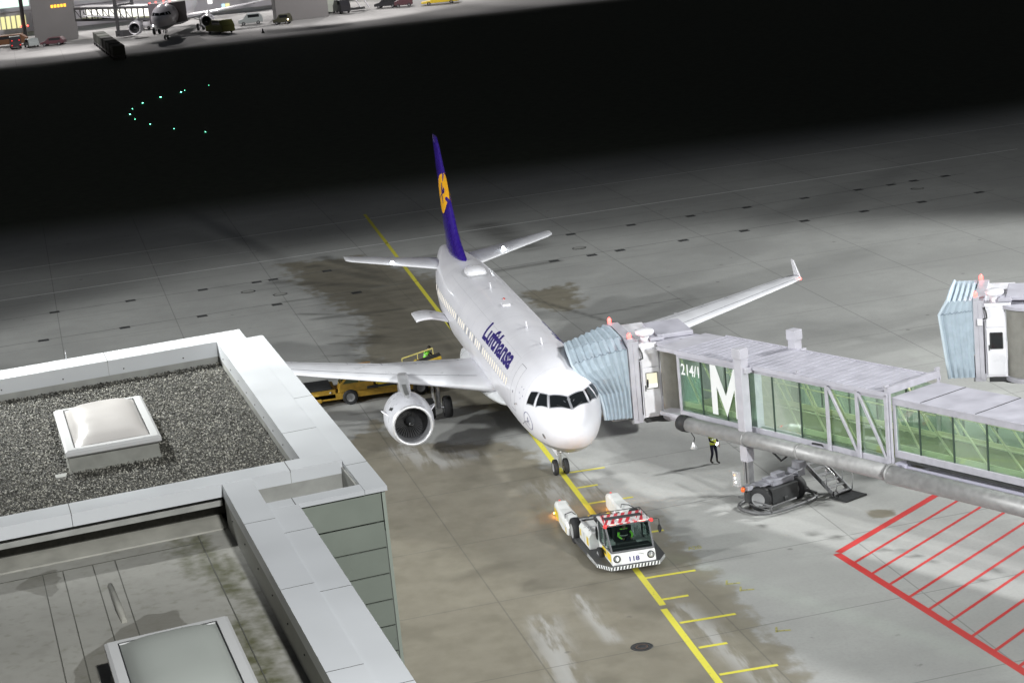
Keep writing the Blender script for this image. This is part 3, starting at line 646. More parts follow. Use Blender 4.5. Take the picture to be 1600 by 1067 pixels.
for sgn in (1, -1):
    mb = MB(); mb.loft([[Vector((p.x, p.y*sgn, p.z)) for p in airfoil(w[1], w[2], w[0], w[3], w[4])] for w in WS]); wg = mb.build('wing', WINGP, plane)
    mb = MB()
    def wline(y0, f0, y1, f1, w=.03, n=14):
        for k in range(n):
            a = wing_surface(y0+(y1-y0)*k/n, f0+(f1-f0)*k/n, .006); b = wing_surface(y0+(y1-y0)*(k+1)/n, f0+(f1-f0)*(k+1)/n, .006)
            d = (b-a).normalized(); nn = Vector((d.y, -d.x, 0))*w/2
            P = [a+nn, b+nn, b-nn, a-nn]; mb.add([Vector((p.x, p.y*sgn, p.z)) for p in P], [(0, 1, 2, 3)])
    wline(2.3, .13, 16.6, .17, .05, 24); wline(2.4, .70, 6.5, .66, .035); wline(6.5, .66, 12.6, .70, .035); wline(12.7, .72, 16.2, .74, .03)
    for y in (2.6, 6.5, 12.65, 16.25): wline(y, .68, y+.01, .985, .03, 5)
    for y in (4.4, 8.2, 11): wline(y, .70, y+.01, .98, .018, 4)
    mb.build('panel_seam', SEAM, wg)
    mb = MB()   # wing tip fence
    for z1, zz in ((1, .72), (-1, .5)):
        A = [Vector((20.55, 16.98*sgn, 4.15)), Vector((21.75, 16.98*sgn, 4.2)), Vector((22.35, 17.05*sgn, 4.18+z1*zz)), Vector((21.95, 17.05*sgn, 4.18+z1*zz))]
        B = [p+Vector((0, .07*sgn, 0)) for p in A]
        mb.add(A+B, [(0, 1, 2, 3), (7, 6, 5, 4), (0, 4, 5, 1), (1, 5, 6, 2), (2, 6, 7, 3), (3, 7, 4, 0)])
    mb.build('wingtip_fence', WHITE, plane, bevel=.02)
    mb = MB(); mb.rev([(-.12, .01), (-.1, .05), (0, .075), (.1, .05), (.12, .01)], (20.42, 16.9*sgn, 4.17), (0, 1, 0), 12)
    mb.build('navigation_light', RED if sgn < 0 else pbr('green_lens', (.02, .3, .1), .2), plane)
    for y, L_ in ((6.9, 3.0), (9.9, 2.6), (12.9, 2.2)):   # flap track fairings
        te = wing_surface(y, .98, 0); c = Vector((te.x+.1, y*sgn, te.z-.28)); mb = MB(); mb.rev([(-L_*.6, .02), (-L_*.4, .12), (0, .17), (L_*.25, .12), (L_*.45, .01)], c, (1, 0, -.03), 12); mb.build('flap_track_fairing', WINGP, wg)
    # stabiliser
    mb = MB(); mb.loft([[Vector((p.x, p.y*sgn, p.z)) for p in airfoil(le, ch, y, z, .10)] for y, le, ch, z in ((.3, 30.9, 4.2, 4.95), (1.4, 31.6, 3.6, 5.08), (5.9, 34.35, 1.75, 5.55), (6.22, 34.7, 1.35, 5.59))]); st = mb.build('tailplane', WINGP, plane)
    mb = MB(); a = Vector((34.05, 1.5*sgn, 5.24)); b = Vector((35.55, 5.9*sgn, 5.645)); mb.bar(a, b, .03, .012)
    mb.build('elevator_seam', SEAM, st)
    mb = MB(); mb.rev([(0, .10), (.05, .09), (.10, .05), (.11, .01)], (32.9, 2.9*sgn if sgn < 0 else 3.7, 5.48), (0, 0, 1), 12); mb.build('logo_light', COOL, plane)
# fin
mb = MB(); FN = [(5.55, 28.2, 7.9, .06), (5.95, 28.9, 7.1, .075), (6.5, 30.3, 5.6, .09), (7.2, 31.3, 4.9, .095), (9.5, 33.2, 3.55, .095), (11.7, 35.05, 2.1, .09), (12.1, 35.5, 1.6, .06)]
mb.loft([[Vector((le+x*ch, y_, z)) for x, y_ in [(0.5*(1-math.cos(PI*i/10)), 0) for i in range(0)]] or [Vector((p.x, (p.z)*1., z)) for p in airfoil(le, ch, 0, 0, th*1.15)] for z, le, ch, th in FN])
def fin_fix(v): return v
fin = mb.build('tail_fin', BLUE, plane)
# make the fin section symmetric
def fin_y(x, z, side):
    le = np.interp(z, [f[0] for f in FN], [f[1] for f in FN]); ch = np.interp(z, [f[0] for f in FN], [f[2] for f in FN]); th = np.interp(z, [f[0] for f in FN], [f[3] for f in FN])*1.15
    t = max(0., min(1., (x-le)/ch)); return (th*5*(.2969*math.sqrt(t)-.126*t-.3516*t*t+.2843*t**3-.1036*t**4)*ch*(1 if side > 0 else .8)+side*.018*math.sin(PI*t)*ch)*side+0
def crane(mb, f, mi=0):
    """simple flying crane figure in a unit circle; f maps (x, y) to a point"""
    P = [[(-.62, -.42), (-.30, -.20), (-.05, -.06), (.02, .05), (-.10, -.02), (-.40, -.17)], [(-.08, -.08), (.12, .0), (.42, .22), (.72, .30), (.46, .27), (.14, .09), (-.02, .04)],
         [(.0, .04), (.10, .02), (.02, .62), (-.10, .50), (-.14, .30), (-.08, .12)], [(.02, -.04), (.10, .03), (.36, -.50), (.22, -.44), (.10, -.26)]]
    for p in P: 
        vs, fs = subdiv2d(p, [list(range(len(p)))], .25); mb.add([f(x, y) for x, y in vs], fs, mi)
for side in (1, -1):
    mb = MB(); cx, cz, r = 33.75, 9.0, 1.22
    vs = [(0, 0)]+[(math.cos(a)*q, math.sin(a)*q) for q in (.5, 1.) for a in [2*PI*k/36 for k in range(36)]]
    fs = [(0, 1+k, 1+(k+1) % 36) for k in range(36)]+[(1+k, 37+k, 37+(k+1) % 36, 1+(k+1) % 36) for k in range(36)]
    def fy(x, y, o): X = cx-side*x*r*.98; Z = cz+y*r; return Vector((X, fin_y(X, Z, side)+side*o, Z))
    mb.add([fy(x, y, .012) for x, y in vs], fs); dk = mb.build('tail_roundel', GOLD, fin)
    mb = MB(); crane(mb, lambda x, y: fy(x*.9, y*.9, .02))
    for k in range(48):
        a0, a1 = 2*PI*k/48, 2*PI*(k+1)/48; mb.add([fy(math.cos(a)*q, math.sin(a)*q, .019) for a, q in ((a0, 1.0), (a1, 1.0), (a1, .95), (a0, .95))], [(0, 1, 2, 3)])
    mb.build('crane_emblem', BLUE, dk)
# surface patches on the fuselage
def patch(mb, pts, off, n=6, mi=0):
    """quad (4 corners) on the skin: corners given as (X, phi) with bilinear filling"""
    R = []
    for i in range(n+1):
        row = []
        for j in range(n+1):
            u, v = i/n, j/n
            X = (pts[0][0]*(1-u)+pts[1][0]*u)*(1-v)+(pts[3][0]*(1-u)+pts[2][0]*u)*v; F = (pts[0][1]*(1-u)+pts[1][1]*u)*(1-v)+(pts[3][1]*(1-u)+pts[2][1]*u)*v
            row.append(spt(X, F, off))
        R.append(row)
    mb.loft(R, closed=False, cap=False, mi=mi)
def phi_of(X, y, z): t, b, w, c = sec(X); h = (t-c) if z > c else (c-b); return math.atan2(y/w, (z-c)/h)
def poly3(pts): return [(x, phi_of(x, y, z)) for x, y, z in pts]
def grow(q, k):
    cx = sum(p[0] for p in q)/4; cf = sum(p[1] for p in q)/4; return [(cx+(p[0]-cx)*(1+k), cf+(p[1]-cf)*(1+k)) for p in q]
CW = [[(1.99, .76, 4.68), (1.67, .05, 4.59), (.98, .06, 4.24), (1.55, .86, 4.26)], [(2.42, 1.12, 4.74), (2.10, .86, 4.71), (1.67, .98, 4.27), (2.22, 1.38, 4.22)], [(2.95, 1.40, 4.70), (2.52, 1.17, 4.76), (2.42, 1.46, 4.22), (2.99, 1.66, 4.21)]]
for s in (1, -1):
    for q in CW:
        q2 = poly3([(x, y*s, z) for x, y, z in q]); mb = MB(); patch(mb, grow(q2, .17), .006); fr = mb.build('cockpit_window_frame', pbr('window_frame_grey', (.30, .30, .33), .4, .2), plane)
        mb = MB(); patch(mb, q2, .012); mb.build('cockpit_pane', COCKPIT, fr)
mb = MB()
for s in (1, -1):
    mb.bar(spt(.96, s*.10, .03), spt(1.45, s*.45, .03), .015, .02)
mb.build('windscreen_wiper', DARK, plane)
# cabin windows
litw = emit('lit_cabin_window', (1, .93, .80), .95); dim = pbr('closed_cabin_window', (.30, .30, .33), .3)
nW = 0
for s in (1, -1):
    for k in range(44):
        X = 6.75+.533*k
        if s < 0 and X < 7.6: continue
        if X > 30.2 or abs(X-15.9) < .01: continue
        z0, z1 = 4.20, 4.56; f0 = phi_of(X, s*1.9, z0); t, b, w, c = sec(X); F0 = s*math.acos((z0-c)/(t-c)); F1 = s*math.acos((z1-c)/(t-c))
        mb = MB(); cxx = []
        for a in range(16):
            ca, sa = math.cos(2*PI*a/16), math.sin(2*PI*a/16); e = .6
            cxx.append((math.copysign(abs(ca)**e, ca), math.copysign(abs(sa)**e, sa)))
        for rad, off, mi in ((1.32, .004, 0), (1.0, .007, 1)):
            P = [spt(X+.115*rad*x, (F0+F1)/2+(F1-F0)/2*y*rad, off) for x, y in cxx]; mb.add(P, [tuple(range(16))], mi)
        mb.build('cabin_window', [pbr('window_surround', (.55, .55, .58), .4), litw if random.random() < .78 else dim], plane); nW += 1
def skin_line(mb, pts, w=.02, off=.005, mi=0, n=8):
    """thin line along (X, phi) points"""
    for (xa, fa), (xb, fb) in zip(pts[:-1], pts[1:]):
        for k in range(n):
            a = spt(xa+(xb-xa)*k/n, fa+(fb-fa)*k/n, off); b = spt(xa+(xb-xa)*(k+1)/n, fa+(fb-fa)*(k+1)/n, off)
            d = (b-a).normalized(); c = Vector((0, 0, 0)); nn = (spt((xa+xb)/2, (fa+fb)/2+1e-3, 1)-spt((xa+xb)/2, (fa+fb)/2, 0)).normalized(); t = d.cross(nn).normalized()*w/2
            mb.add([a+t, b+t, b-t, a-t], [(0, 1, 2, 3)], mi)
for s, nm in ((1, 'passenger_door'), (-1, 'passenger_door')):
    mb = MB()
    F0 = phi_of(5, s*1.9, 3.45); F1 = phi_of(5, s*1.2, 5.35)
    skin_line(mb, [(4.72, F0), (4.72, F1), (5.6, F1), (5.6, F0), (4.72, F0)], .022)
    skin_line(mb, [(5.1, s*1.33), (5.22, s*1.33)], .12, .006, n=1)
    mb.build(nm, SEAM, plane)
mb = MB()
for x in (3.35, 6.3, 9.8, 13.4, 17, 20.6, 24.4, 27.8): skin_line(mb, [(x, -1.9), (x, 1.9)], .016, .003, n=30)
for f in (.62, -.62): skin_line(mb, [(6.3, f), (27, f)], .010, .003, n=12)
mb.build('skin_joint', pbr('skin_joint_grey', (.45, .45, .48), .5), plane)
# titles, starboard side reads from the tail towards the nose
def wrap(mb, txt, X0, X1, arc0, h, side, bold=.02):
    vs, fs, tw, th = text_mesh(txt, 1., 1., bold, 4); vs, fs = subdiv2d(vs, fs, .12); L_ = X0-X1
    P = []
    for x, y in vs:
        X = X0-x/tw*L_ if side > 0 else X1+x/tw*L_
        P.append(spt(X, side*(arc0-y/th*h)/2.0, .008))
    mb.add(P, fs)
for side in (1, -1):
    mb = MB(); wrap(mb, 'Lufthansa', 14.15, 7.05, 2.13, .98, side, .035); mb.build('airline_title', BLUEL, plane)
    # crane emblem near the nose
    mb = MB(); fx = lambda x, y: spt(2.86-side*x*.46*side, side*(phi_of(2.86, 1.7, 3.41)-y*.40/1.75), .008)
    for k in range(40):
        a0, a1 = 2*PI*k/40, 2*PI*(k+1)/40; mb.add([fx(math.cos(a)*q, math.sin(a)*q) for a, q in ((a0, 1.), (a1, 1.), (a1, .93), (a0, .93))], [(0, 1, 2, 3)])
    crane(mb, lambda x, y: fx(x*.85, y*.85)); mb.build('nose_emblem', BLUEL, plane)
    mb = MB()
    for k in range(5):   # five-pointed ring of small marks
        a = 2*PI*k/5+.3; c = (3.85+.2*math.cos(a), phi_of(3.85, 1.7, 4.5)+.11*math.sin(a)); P = []
        for r_, da in ((.13, 0), (.05, .9), (.05, -.9)):
            P.append(spt(c[0]+r_*math.cos(a+da)*.8, side*(c[1]+r_*math.sin(a+da)*.45), .008))
        mb.add(P, [(0, 1, 2)])
    mb.build('alliance_mark', BLUEL, plane)
mb = MB(); 
for k in range(3): flat_text
P = [spt(1.54+.10*math.cos(a), phi_of(1.54, 1.27, 2.99)+.10*math.sin(a), .006) for a in [2*PI*k/16 for k in range(16)]]; mb.add(P, [tuple(range(16))]); mb.build('vent_port', pbr('vent_grey', (.16, .16, .17), .5), plane)
mb = MB()
for x, f in ((3.0, 1.72), (3.3, 1.8), (4.3, 1.5)):
    p = spt(x, f, 0); mb.bar(p, spt(x, f, .12)+Vector((.05, 0, 0)), .02); mb.bar(spt(x, f, .12)+Vector((-.12, 0, 0)), spt(x, f, .12)+Vector((.05, 0, 0)), .02)
mb.build('pitot_probe', GREY, plane)
# satellite antenna radome, blade antennas, beacon
mb = MB(); R = []
for i in range(13):
    t = i/12; x = 24.4+2.3*t; k = max(.03, (1-abs(2*t-1)**3.2))**.5
    R.append([Vector((x, .56*k*math.copysign(abs(math.sin(a))**.75, math.sin(a)), 5.80+.36*k*math.copysign(abs(math.cos(a))**.8, math.cos(a)))) for a in [2*PI*j/24 for j in range(24)]])
mb.loft(R); mb.build('antenna_radome', WHITE, plane)
mb = MB(); mb.loft([[Vector((24.0+2.95*(.5-.5*math.cos(PI*i/20)), s_*.75*math.sin(PI*i/20)**.6, sz(25, 5.6)[2]*0+spt(25, s_*.75*math.sin(PI*i/20)**.6/1.975).z+.012)) for i in range(21)] for s_ in (-1, -.5, 0, .5, 1)], closed=False, cap=False); mb.build('radome_base_plate', pbr('pale_grey_plate', (.55, .55, .58), .4), plane)
mb = MB(); mb.prism([(16.0, -.2), (16.5, -.2), (16.5, .2), (16.0, .2)], 5.86, 5.93); mb.build('antenna', WHITE, plane, bevel=.01)
for x, h in ((10.5, .32), (6.8, .3), (20.5, .3)):
    mb = MB(); mb.add([(x, -.015, 5.85), (x+.35, -.015, 5.85), (x+.4, -.015, 5.85+h), (x+.22, -.015, 5.85+h), (x, .015, 5.85), (x+.35, .015, 5.85), (x+.4, .015, 5.85+h), (x+.22, .015, 5.85+h)], [(0, 1, 2, 3), (7, 6, 5, 4), (0, 4, 5, 1), (1, 5, 6, 2), (2, 6, 7, 3), (3, 7, 4, 0)]); mb.build('antenna', WHITE, plane, bevel=.01)
mb = MB(); mb.rev([(0, .07), (.05, .06), (.08, .01)], (17.6, -.15, 5.86), (0, 0, 1), 10); mb.build('beacon_light', pbr('unlit_red_lens', (.35, .03, .02), .2), plane)
# engines
NAC = pbr('nacelle_paint', (.60, .60, .65), .33, var=.05, coat=.2); LIP = pbr('intake_lip_metal', (.70, .70, .73), .38, .6)
for s in (1, -1):
    ex, ey, ez = 10.1, 6.1*s, 1.92; o = (ex, ey, ez)
    mb = MB(); mb.rev([(.10, 1.03), (.45, 1.11), (1.1, 1.18), (1.9, 1.19), (2.7, 1.10), (3.3, .95), (3.32, .90), (3.0, .86)], o); nc = mb.build('engine_nacelle', NAC, plane)
    mb = MB(); mb.rev([(.105, 1.033), (.04, 1.0), (0, .95), (.01, .90), (.06, .865), (.16, .85)], o); mb.build('intake_lip', LIP, nc)
    mb = MB(); mb.rev([(.155, .851), (.5, .83), (.95, .85), (1.1, .86)], o); mb.build('intake_duct', pbr('duct_grey', (.30, .30, .32), .35, .3), nc)
    mb = MB(); mb.rev([(1.12, .86), (1.12, .05)], o)
    mb.build('fan_back', pbr('fan_shadow_metal', (.03, .03, .03), .6), nc)
    mb = MB()
    for k in range(36):
        a = 2*PI*k/36; da = .09
        def q(r, an, x): return Vector((ex+x, ey+r*math.sin(an), ez+r*math.cos(an)))
        mb.add([q(.24, a, .92), q(.24, a+.05, 1.02), q(.55, a+.06+da, 1.0), q(.55, a+da*.6, .88), q(.84, a+.09+da*1.6, .98), q(.84, a+da*.9, .86)], [(0, 1, 2, 3), (3, 2, 4, 5)], 0, True)
    mb.build('fan_blades', pbr('titanium_blade', (.22, .22, .23), .35, .7), nc)
    mb = MB(); mb.rev([(.52, .005), (.56, .05), (.70, .14), (.85, .21), (.95, .25)], o); sp = mb.build('fan_spinner', DARK, nc)
    mb = MB(); P = []
    for k in range(9):
        a = 1.2+k*.35; r = .035+.018*k; P.append((a, r))
    for (a0, r0), (a1, r1) in zip(P[:-1], P[1:]):
        def qq(a, r): xx = float(np.interp(r, [.005, .05, .14, .21, .25], [.52, .56, .70, .85, .95]))-.006; return Vector((ex+xx, ey+r*math.sin(a), ez+r*math.cos(a)))
        mb.add([qq(a0, r0), qq(a1, r1), qq(a1, r1+.035), qq(a0, r0+.035)], [(0, 1, 2, 3)])
    mb.build('spiral_mark', WPAINT, sp)
    mb = MB(); mb.rev([(3.0, .70), (3.8, .62), (4.5, .42), (4.52, .36), (4.2, .34), (5.0, .02)], o); mb.build('exhaust_cone', pbr('hot_metal', (.20, .18, .16), .4, .8), nc)
    mb = MB()
    for ang, L_ in ((1.15*s, .30), (-1.15*s, .30)):
        A = [q(1.15, ang-.02, .75), q(1.15, ang-.02, 1.45), q(1.15+L_, ang-.02, 1.40), q(1.15+L_*.8, ang-.02, 1.12)]; B = [q(1.15, ang+.02, .75), q(1.15, ang+.02, 1.45), q(1.15+L_, ang+.02, 1.40), q(1.15+L_*.8, ang+.02, 1.12)]
        mb.add(A+B, [(0, 1, 2, 3), (7, 6, 5, 4), (0, 4, 5, 1), (1, 5, 6, 2), (2, 6, 7, 3), (3, 7, 4, 0)])
    mb.build('nacelle_strake', WHITE, nc)
    mb = MB(); mb.bar((ex+.75, ey+s*.93-.0, ez+.72), (ex+.8, ey+s*.83, ez+.82), .25, .04); mb.build('nacelle_vent', DARK, nc)
    mb = MB()   # pylon
    rr_ = []
    for x, z0, z1, w in ((10.9, 2.95, 3.05, .03), (11.4, 2.9, 3.18, .17), (12.4, 2.8, 3.38, .24), (13.6, 2.6, 3.52, .25), (14.6, 2.4, 3.50, .24), (15.8, 2.3, 3.0, .2), (17.2, 2.65, 2.9, .03)):
        yy = 6.1*s+(5.85-6.1)*s*min(1, max(0, (x-11)/4)); rr_.append([Vector((x, yy-w, z0)), Vector((x, yy-w, z1-.06)), Vector((x, yy-w*.5, z1)), Vector((x, yy+w*.5, z1)), Vector((x, yy+w, z1-.06)), Vector((x, yy+w, z0))])
    mb.loft(rr_); py = mb.build('engine_pylon', pbr('pylon_grey', (.40, .40, .42), .4, .2, var=.15), plane)
    mb = MB(); mb.bar((11.3, 6.1*s+.25*0, 3.19), (12.5, 6.07*s, 3.41), .20, .02); mb.build('pylon_panel', pbr('pylon_dark_panel', (.16, .16, .16), .4, .3), py)
# landing gear
def wheel(mb, c, r, w, ax=(0, 1, 0), mi_t=0, mi_r=1):
    mb.rev([(-w/2, r*.55), (-w/2, r*.86), (-w*.38, r*.97), (0, r), (w*.38, r*.97), (w/2, r*.86), (w/2, r*.55)], c, ax, 28, mi_t)
    mb.rev([(-w*.42, .02), (-w*.40, r*.35), (-w*.5, r*.56)], c, ax, 20, mi_r); mb.rev([(w*.42, .02), (w*.40, r*.35), (w*.5, r*.56)], c, ax, 20, mi_r)
ng = MB(); ng.tube([(5.07, 0, .38), (5.0, 0, 2.0)], .075); ng.tube([(5.07, -.3, .38), (5.07, .3, .38)], .05); ng.tube([(5.0, 0, 1.3), (6.0, 0, 1.9)], .04); ng.tube([(4.92, -.12, 1.15), (4.92, .12, 1.15)], .09); ng.tube([(5.2, 0, .6), (5.35, 0, .9), (5.15, 0, 1.2)], .025)
gear = ng.build('nose_gear', LGREY, plane)
for y in (-.25, .25):
    mb = MB(); wheel(mb, (5.07, y, .38), .38, .22); mb.build('wheel', [BLACK, LGREY], gear)
mb = MB(); mb.bar((4.2, .28, 1.45), (5.4, .28, 1.45), .02, .5); mb.bar((4.2, -.28, 1.45), (5.4, -.28, 1.45), .02, .5); mb.build('gear_door', WHITE, gear)
mb = MB(); mb.rev([(-.03, .07), (0, .08), (.01, .01)], (4.85, 0, 1.35), (-1, 0, 0), 12); mb.build('taxi_light', LGREY, gear)
for s in (1, -1):
    mb = MB(); mb.tube([(17.71, 3.8*s, .58), (17.6, 3.75*s, 2.7)], .12); mb.tube([(17.71, 3.25*s, .58), (17.71, 4.35*s, .58)], .07); mb.tube([(17.65, 3.75*s, 1.7), (17.6, 2.2*s, 2.4)], .06); mb.bar((17.3, 4.05*s, 1.7), (18.1, 4.05*s, 1.7), .03, 1.3)
    g = mb.build('main_gear', LGREY, plane)
    for y in (3.34, 4.26):
        mb = MB(); wheel(mb, (17.71, y*s, .58), .58, .42); mb.build('wheel', [BLACK, LGREY], g)
# open aft cargo door with its dark hold
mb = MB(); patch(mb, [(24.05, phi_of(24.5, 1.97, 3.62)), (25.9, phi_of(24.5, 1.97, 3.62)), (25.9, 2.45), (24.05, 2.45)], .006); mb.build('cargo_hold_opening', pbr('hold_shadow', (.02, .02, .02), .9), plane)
mb = MB(); A = []; B = []
for i in range(9):
    t = i/8; y = 1.98+1.75*t; z = 3.66+.42*math.sin(t*2.2)*.8-.05*t; A.append([Vector((24.0, y, z)), Vector((26.0, y, z+.03))]); B.append([Vector((24.03, y, z-.12)), Vector((25.97, y, z-.09))])
mb.loft([[a[0], a[1], b[1], b[0]] for a, b in zip(A, B)]); mb.build('cargo_door', WHITE, plane, bevel=.02)

# ------------------------------------------------------------------ people
SKIN = pbr('skin', (.42, .26, .19), .55); VEST = pbr('hi_vis_yellow_green', (.28, .85, .08), .6, emis=None); NAVY = pbr('navy_cloth', (.012, .014, .035), .85); DCLOTH = pbr('black_cloth', (.012, .012, .014), .85); HAIR = pbr('dark_hair', (.02, .014, .01), .7)
VESTY = pbr('hi_vis_yellow', (.55, .62, .05), .6); REFL = pbr('reflective_tape', (.75, .75, .72), .3, .3); BOOT = pbr('boot_leather', (.02, .016, .013), .6)
def person(label, loc, yaw, J, top=NAVY, legs=NAVY, vest=VEST, scale=1., hair=True):
    """J: joints in a local frame (x forward, y left, z up); the body is one skinned surface"""
    R = Matrix.Rotation(yaw, 3, 'Z'); L3 = Vector(loc); t = lambda p: R @ (Vector(p)*scale)
    B = dict(pelvis=(0, 0, .95), spine=(0, 0, 1.18), chest=(0, 0, 1.38), neck=(0, 0, 1.50), head0=(.02, 0, 1.57), head1=(.03, 0, 1.66), head2=(.02, 0, 1.75))
    for s, k in ((1, 'l'), (-1, 'r')):
        B[k+'sh'] = (0, .18*s, 1.42); B[k+'el'] = (.02, .24*s, 1.14); B[k+'wr'] = (.10, .25*s, .90); B[k+'ha'] = (.12, .25*s, .84)
        B[k+'hip'] = (0, .10*s, .92); B[k+'kn'] = (.03, .11*s, .50); B[k+'an'] = (0, .12*s, .09); B[k+'to'] = (.17, .13*s, .04)
    B.update(J)
    E_ = [('pelvis', 'spine'), ('spine', 'chest'), ('chest', 'neck'), ('neck', 'head0'), ('head0', 'head1'), ('head1', 'head2')]
    RD = dict(pelvis=.135, spine=.125, chest=.15, neck=.055, head0=.075, head1=.092, head2=.065)
    for k in 'lr':
        E_ += [('chest', k+'sh'), (k+'sh', k+'el'), (k+'el', k+'wr'), (k+'wr', k+'ha'), ('pelvis', k+'hip'), (k+'hip', k+'kn'), (k+'kn', k+'an'), (k+'an', k+'to')]
        RD.update({k+'sh': .065, k+'el': .047, k+'wr': .032, k+'ha': .036, k+'hip': .095, k+'kn': .065, k+'an': .045, k+'to': .04})
    names = list(B); vs = [t(B[n_]) for n_ in names]; es = [(names.index(a), names.index(b)) for a, b in E_]; rad = [RD[n_]*scale for n_ in names]; kind = ['']*len(names)
    for k in 'lr':   # five fingers on each hand
        h = Vector(B[k+'ha']); w = Vector(B[k+'wr']); d = (h-w).normalized(); sd = d.cross(Vector((1, 0, .3))).normalized()
        for f in range(5):
            o = (f-1.5)*.018 if f < 4 else (-.045 if k == 'l' else .045); ln = (.055, .065, .062, .048, .04)[f]
            a = h+d*.03+sd*o*.8 if f < 4 else h+sd*o*.6; b = a+d*ln*.6+sd*(o*.3); c = b+d*ln*.4+Vector((.012, 0, -.008))
            i0 = len(vs); vs += [t(a), t(b), t(c)]; rad += [.010*scale, .009*scale, .008*scale]; es += [(names.index(k+'ha'), i0), (i0, i0+1), (i0+1, i0+2)]
    me = bpy.data.meshes.new('p'); me.from_pydata(vs, es, []); ob = bpy.data.objects.new('p', me); COL.objects.link(ob)
    ob.modifiers.new('s', 'SKIN'); 
    for i, v in enumerate(me.skin_vertices[0].data): v.radius = (rad[i], rad[i]); v.use_root = (i == 0)
    ss = ob.modifiers.new('u', 'SUBSURF'); ss.levels = 2; ss.render_levels = 2
    dg = bpy.context.evaluated_depsgraph_get(); dg.update(); m2 = bpy.data.meshes.new_from_object(ob.evaluated_get(dg)); bpy.data.objects.remove(ob); m2.name = 'body'
    for m_ in (top, legs, SKIN, BOOT): m2.materials.append(m_)
    P = {n_: t(B[n_]) for n_ in names}
    for f in m2.polygons:
        c = f.center; best = min(names, key=lambda q_: (P[q_]-c).length/(RD[q_]*scale+.05)); f.use_smooth = True
        f.material_index = 2 if best[:4] in ('neck', 'head') or best[1:] in ('ha', 'wr') and (P[best]-c).length < .2 and best[1:] == 'ha' else (3 if best[1:] in ('an', 'to') else (1 if best == 'pelvis' or best[1:] in ('hip', 'kn') else 0))
    root = thing('person', label, 'person', loc)
    b_ = bpy.data.objects.new('body', m2); COL.objects.link(b_); b_.parent = root
    hc = t(B['head1']); hd = (t(B['head2'])-t(B['head0'])).normalized(); fwd = R @ Vector((1, 0, 0)); fwd = (fwd-hd*fwd.dot(hd)).normalized(); sdv = hd.cross(fwd)
    mb = MB()
    for k in (-1, 1): mb.rev([(0, .012), (.008, .008), (.01, .001)], L3+hc+fwd*.082*scale+sdv*.03*k, fwd, 8)
    mb.bar(L3+hc-hd*.045+fwd*.08-sdv*.02, L3+hc-hd*.045+fwd*.08+sdv*.02, .008); mb.build('eyes_and_mouth', HAIR, root)
    mb = MB(); mb.rev([(0, .016), (.02, .01), (.025, .001)], L3+hc-hd*.015+fwd*.083*scale, fwd, 8)
    for k in (-1, 1): mb.rev([(0, .022), (.01, .02), (.014, .002)], L3+hc+sdv*.085*k*scale, sdv*k, 8)
    mb.build('nose_and_ears', SKIN, root)
    if hair:
        mb = MB(); rr = []
        for i in range(7):
            a = PI*.62*i/6; r = .112*scale*math.sin(a+.001)+.002; z = .112*scale*math.cos(a)*1.12
            rr.append([L3+hc+hd*(z+.02)-fwd*(.022+.012*i/6)+(fwd*math.cos(q)*.95+sdv*math.sin(q)*.92)*r for q in [2*PI*j/16 for j in range(16)]])
        mb.loft(rr[::-1], cap=False); mb.build('hair', HAIR, root)
    if vest:
        ax0, ax1 = t(B['pelvis']), t(B['neck']); mb = MB(); rr = []
        seq = [('pelvis', .165, .135, -.02), ('spine', .165, .135, 0), ('chest', .20, .145, 0), ('chest', .185, .125, .07), ('neck', .09, .08, -.01)]
        for nm, ry, rx, dz in seq:
            c = L3+t(B[nm])+(ax1-ax0).normalized()*dz; rr.append([c+(fwd*math.cos(q)*rx+sdv*math.sin(q)*ry)*scale for q in [2*PI*j/20 for j in range(20)]])
        mb.loft(rr, cap=False)
        for k in 'lr':
            a, b = t(B[k+'sh']), t(B[k+'el']); mb.tube([L3+a, L3+a*.5+b*.5], [.088*scale, .072*scale], 12, cap=False)
        vo = mb.build('hi_vis_vest', vest, root)
        mb = MB()
        for nm, ry, rx in (('spine', .171, .141),):
            c = L3+t(B[nm]); mb.loft([[c+(ax1-ax0).normalized()*dz+(fwd*math.cos(q)*rx+sdv*math.sin(q)*ry)*scale for q in [2*PI*j/20 for j in range(20)]] for dz in (0, .05)], cap=False)
        mb.build('reflective_band', REFL, vo)
    return root
person('person in a bright green hi-vis vest bending forward beyond the belt loader', (27.0, 3.1, 0), -1.9, dict(spine=(.05, 0, 1.18), chest=(.14, 0, 1.36), neck=(.20, 0, 1.46), head0=(.25, 0, 1.51), head1=(.29, 0, 1.58), head2=(.31, 0, 1.67), lsh=(.13, .18, 1.40), rsh=(.13, -.18, 1.40), lel=(.30, .22, 1.18), lwr=(.48, .2, 1.12), lha=(.55, .19, 1.11), rel=(.32, -.2, 1.16), rwr=(.5, -.16, 1.10), rha=(.57, -.15, 1.09)), top=DCLOTH, legs=NAVY)
wk = person('person in dark trousers and yellow vest walking with a torch under the jet bridge', (3.3, -6.9, 0), PI+.5, dict(lkn=(.10, .09, .50), lan=(.10, .10, .09), lto=(.28, .10, .04), rkn=(.03, -.1, .5), ran=(-.12, -.10, .11), rto=(.04, -.1, .04), rel=(.08, -.26, 1.16), rwr=(.32, -.24, 1.12), rha=(.39, -.24, 1.12)), top=DCLOTH, legs=NAVY, vest=VESTY)
R_ = Matrix.Rotation(PI+.5, 3, 'Z'); hp = Vector((3.3, -6.9, 0))+R_ @ Vector((.42, -.24, 1.12))
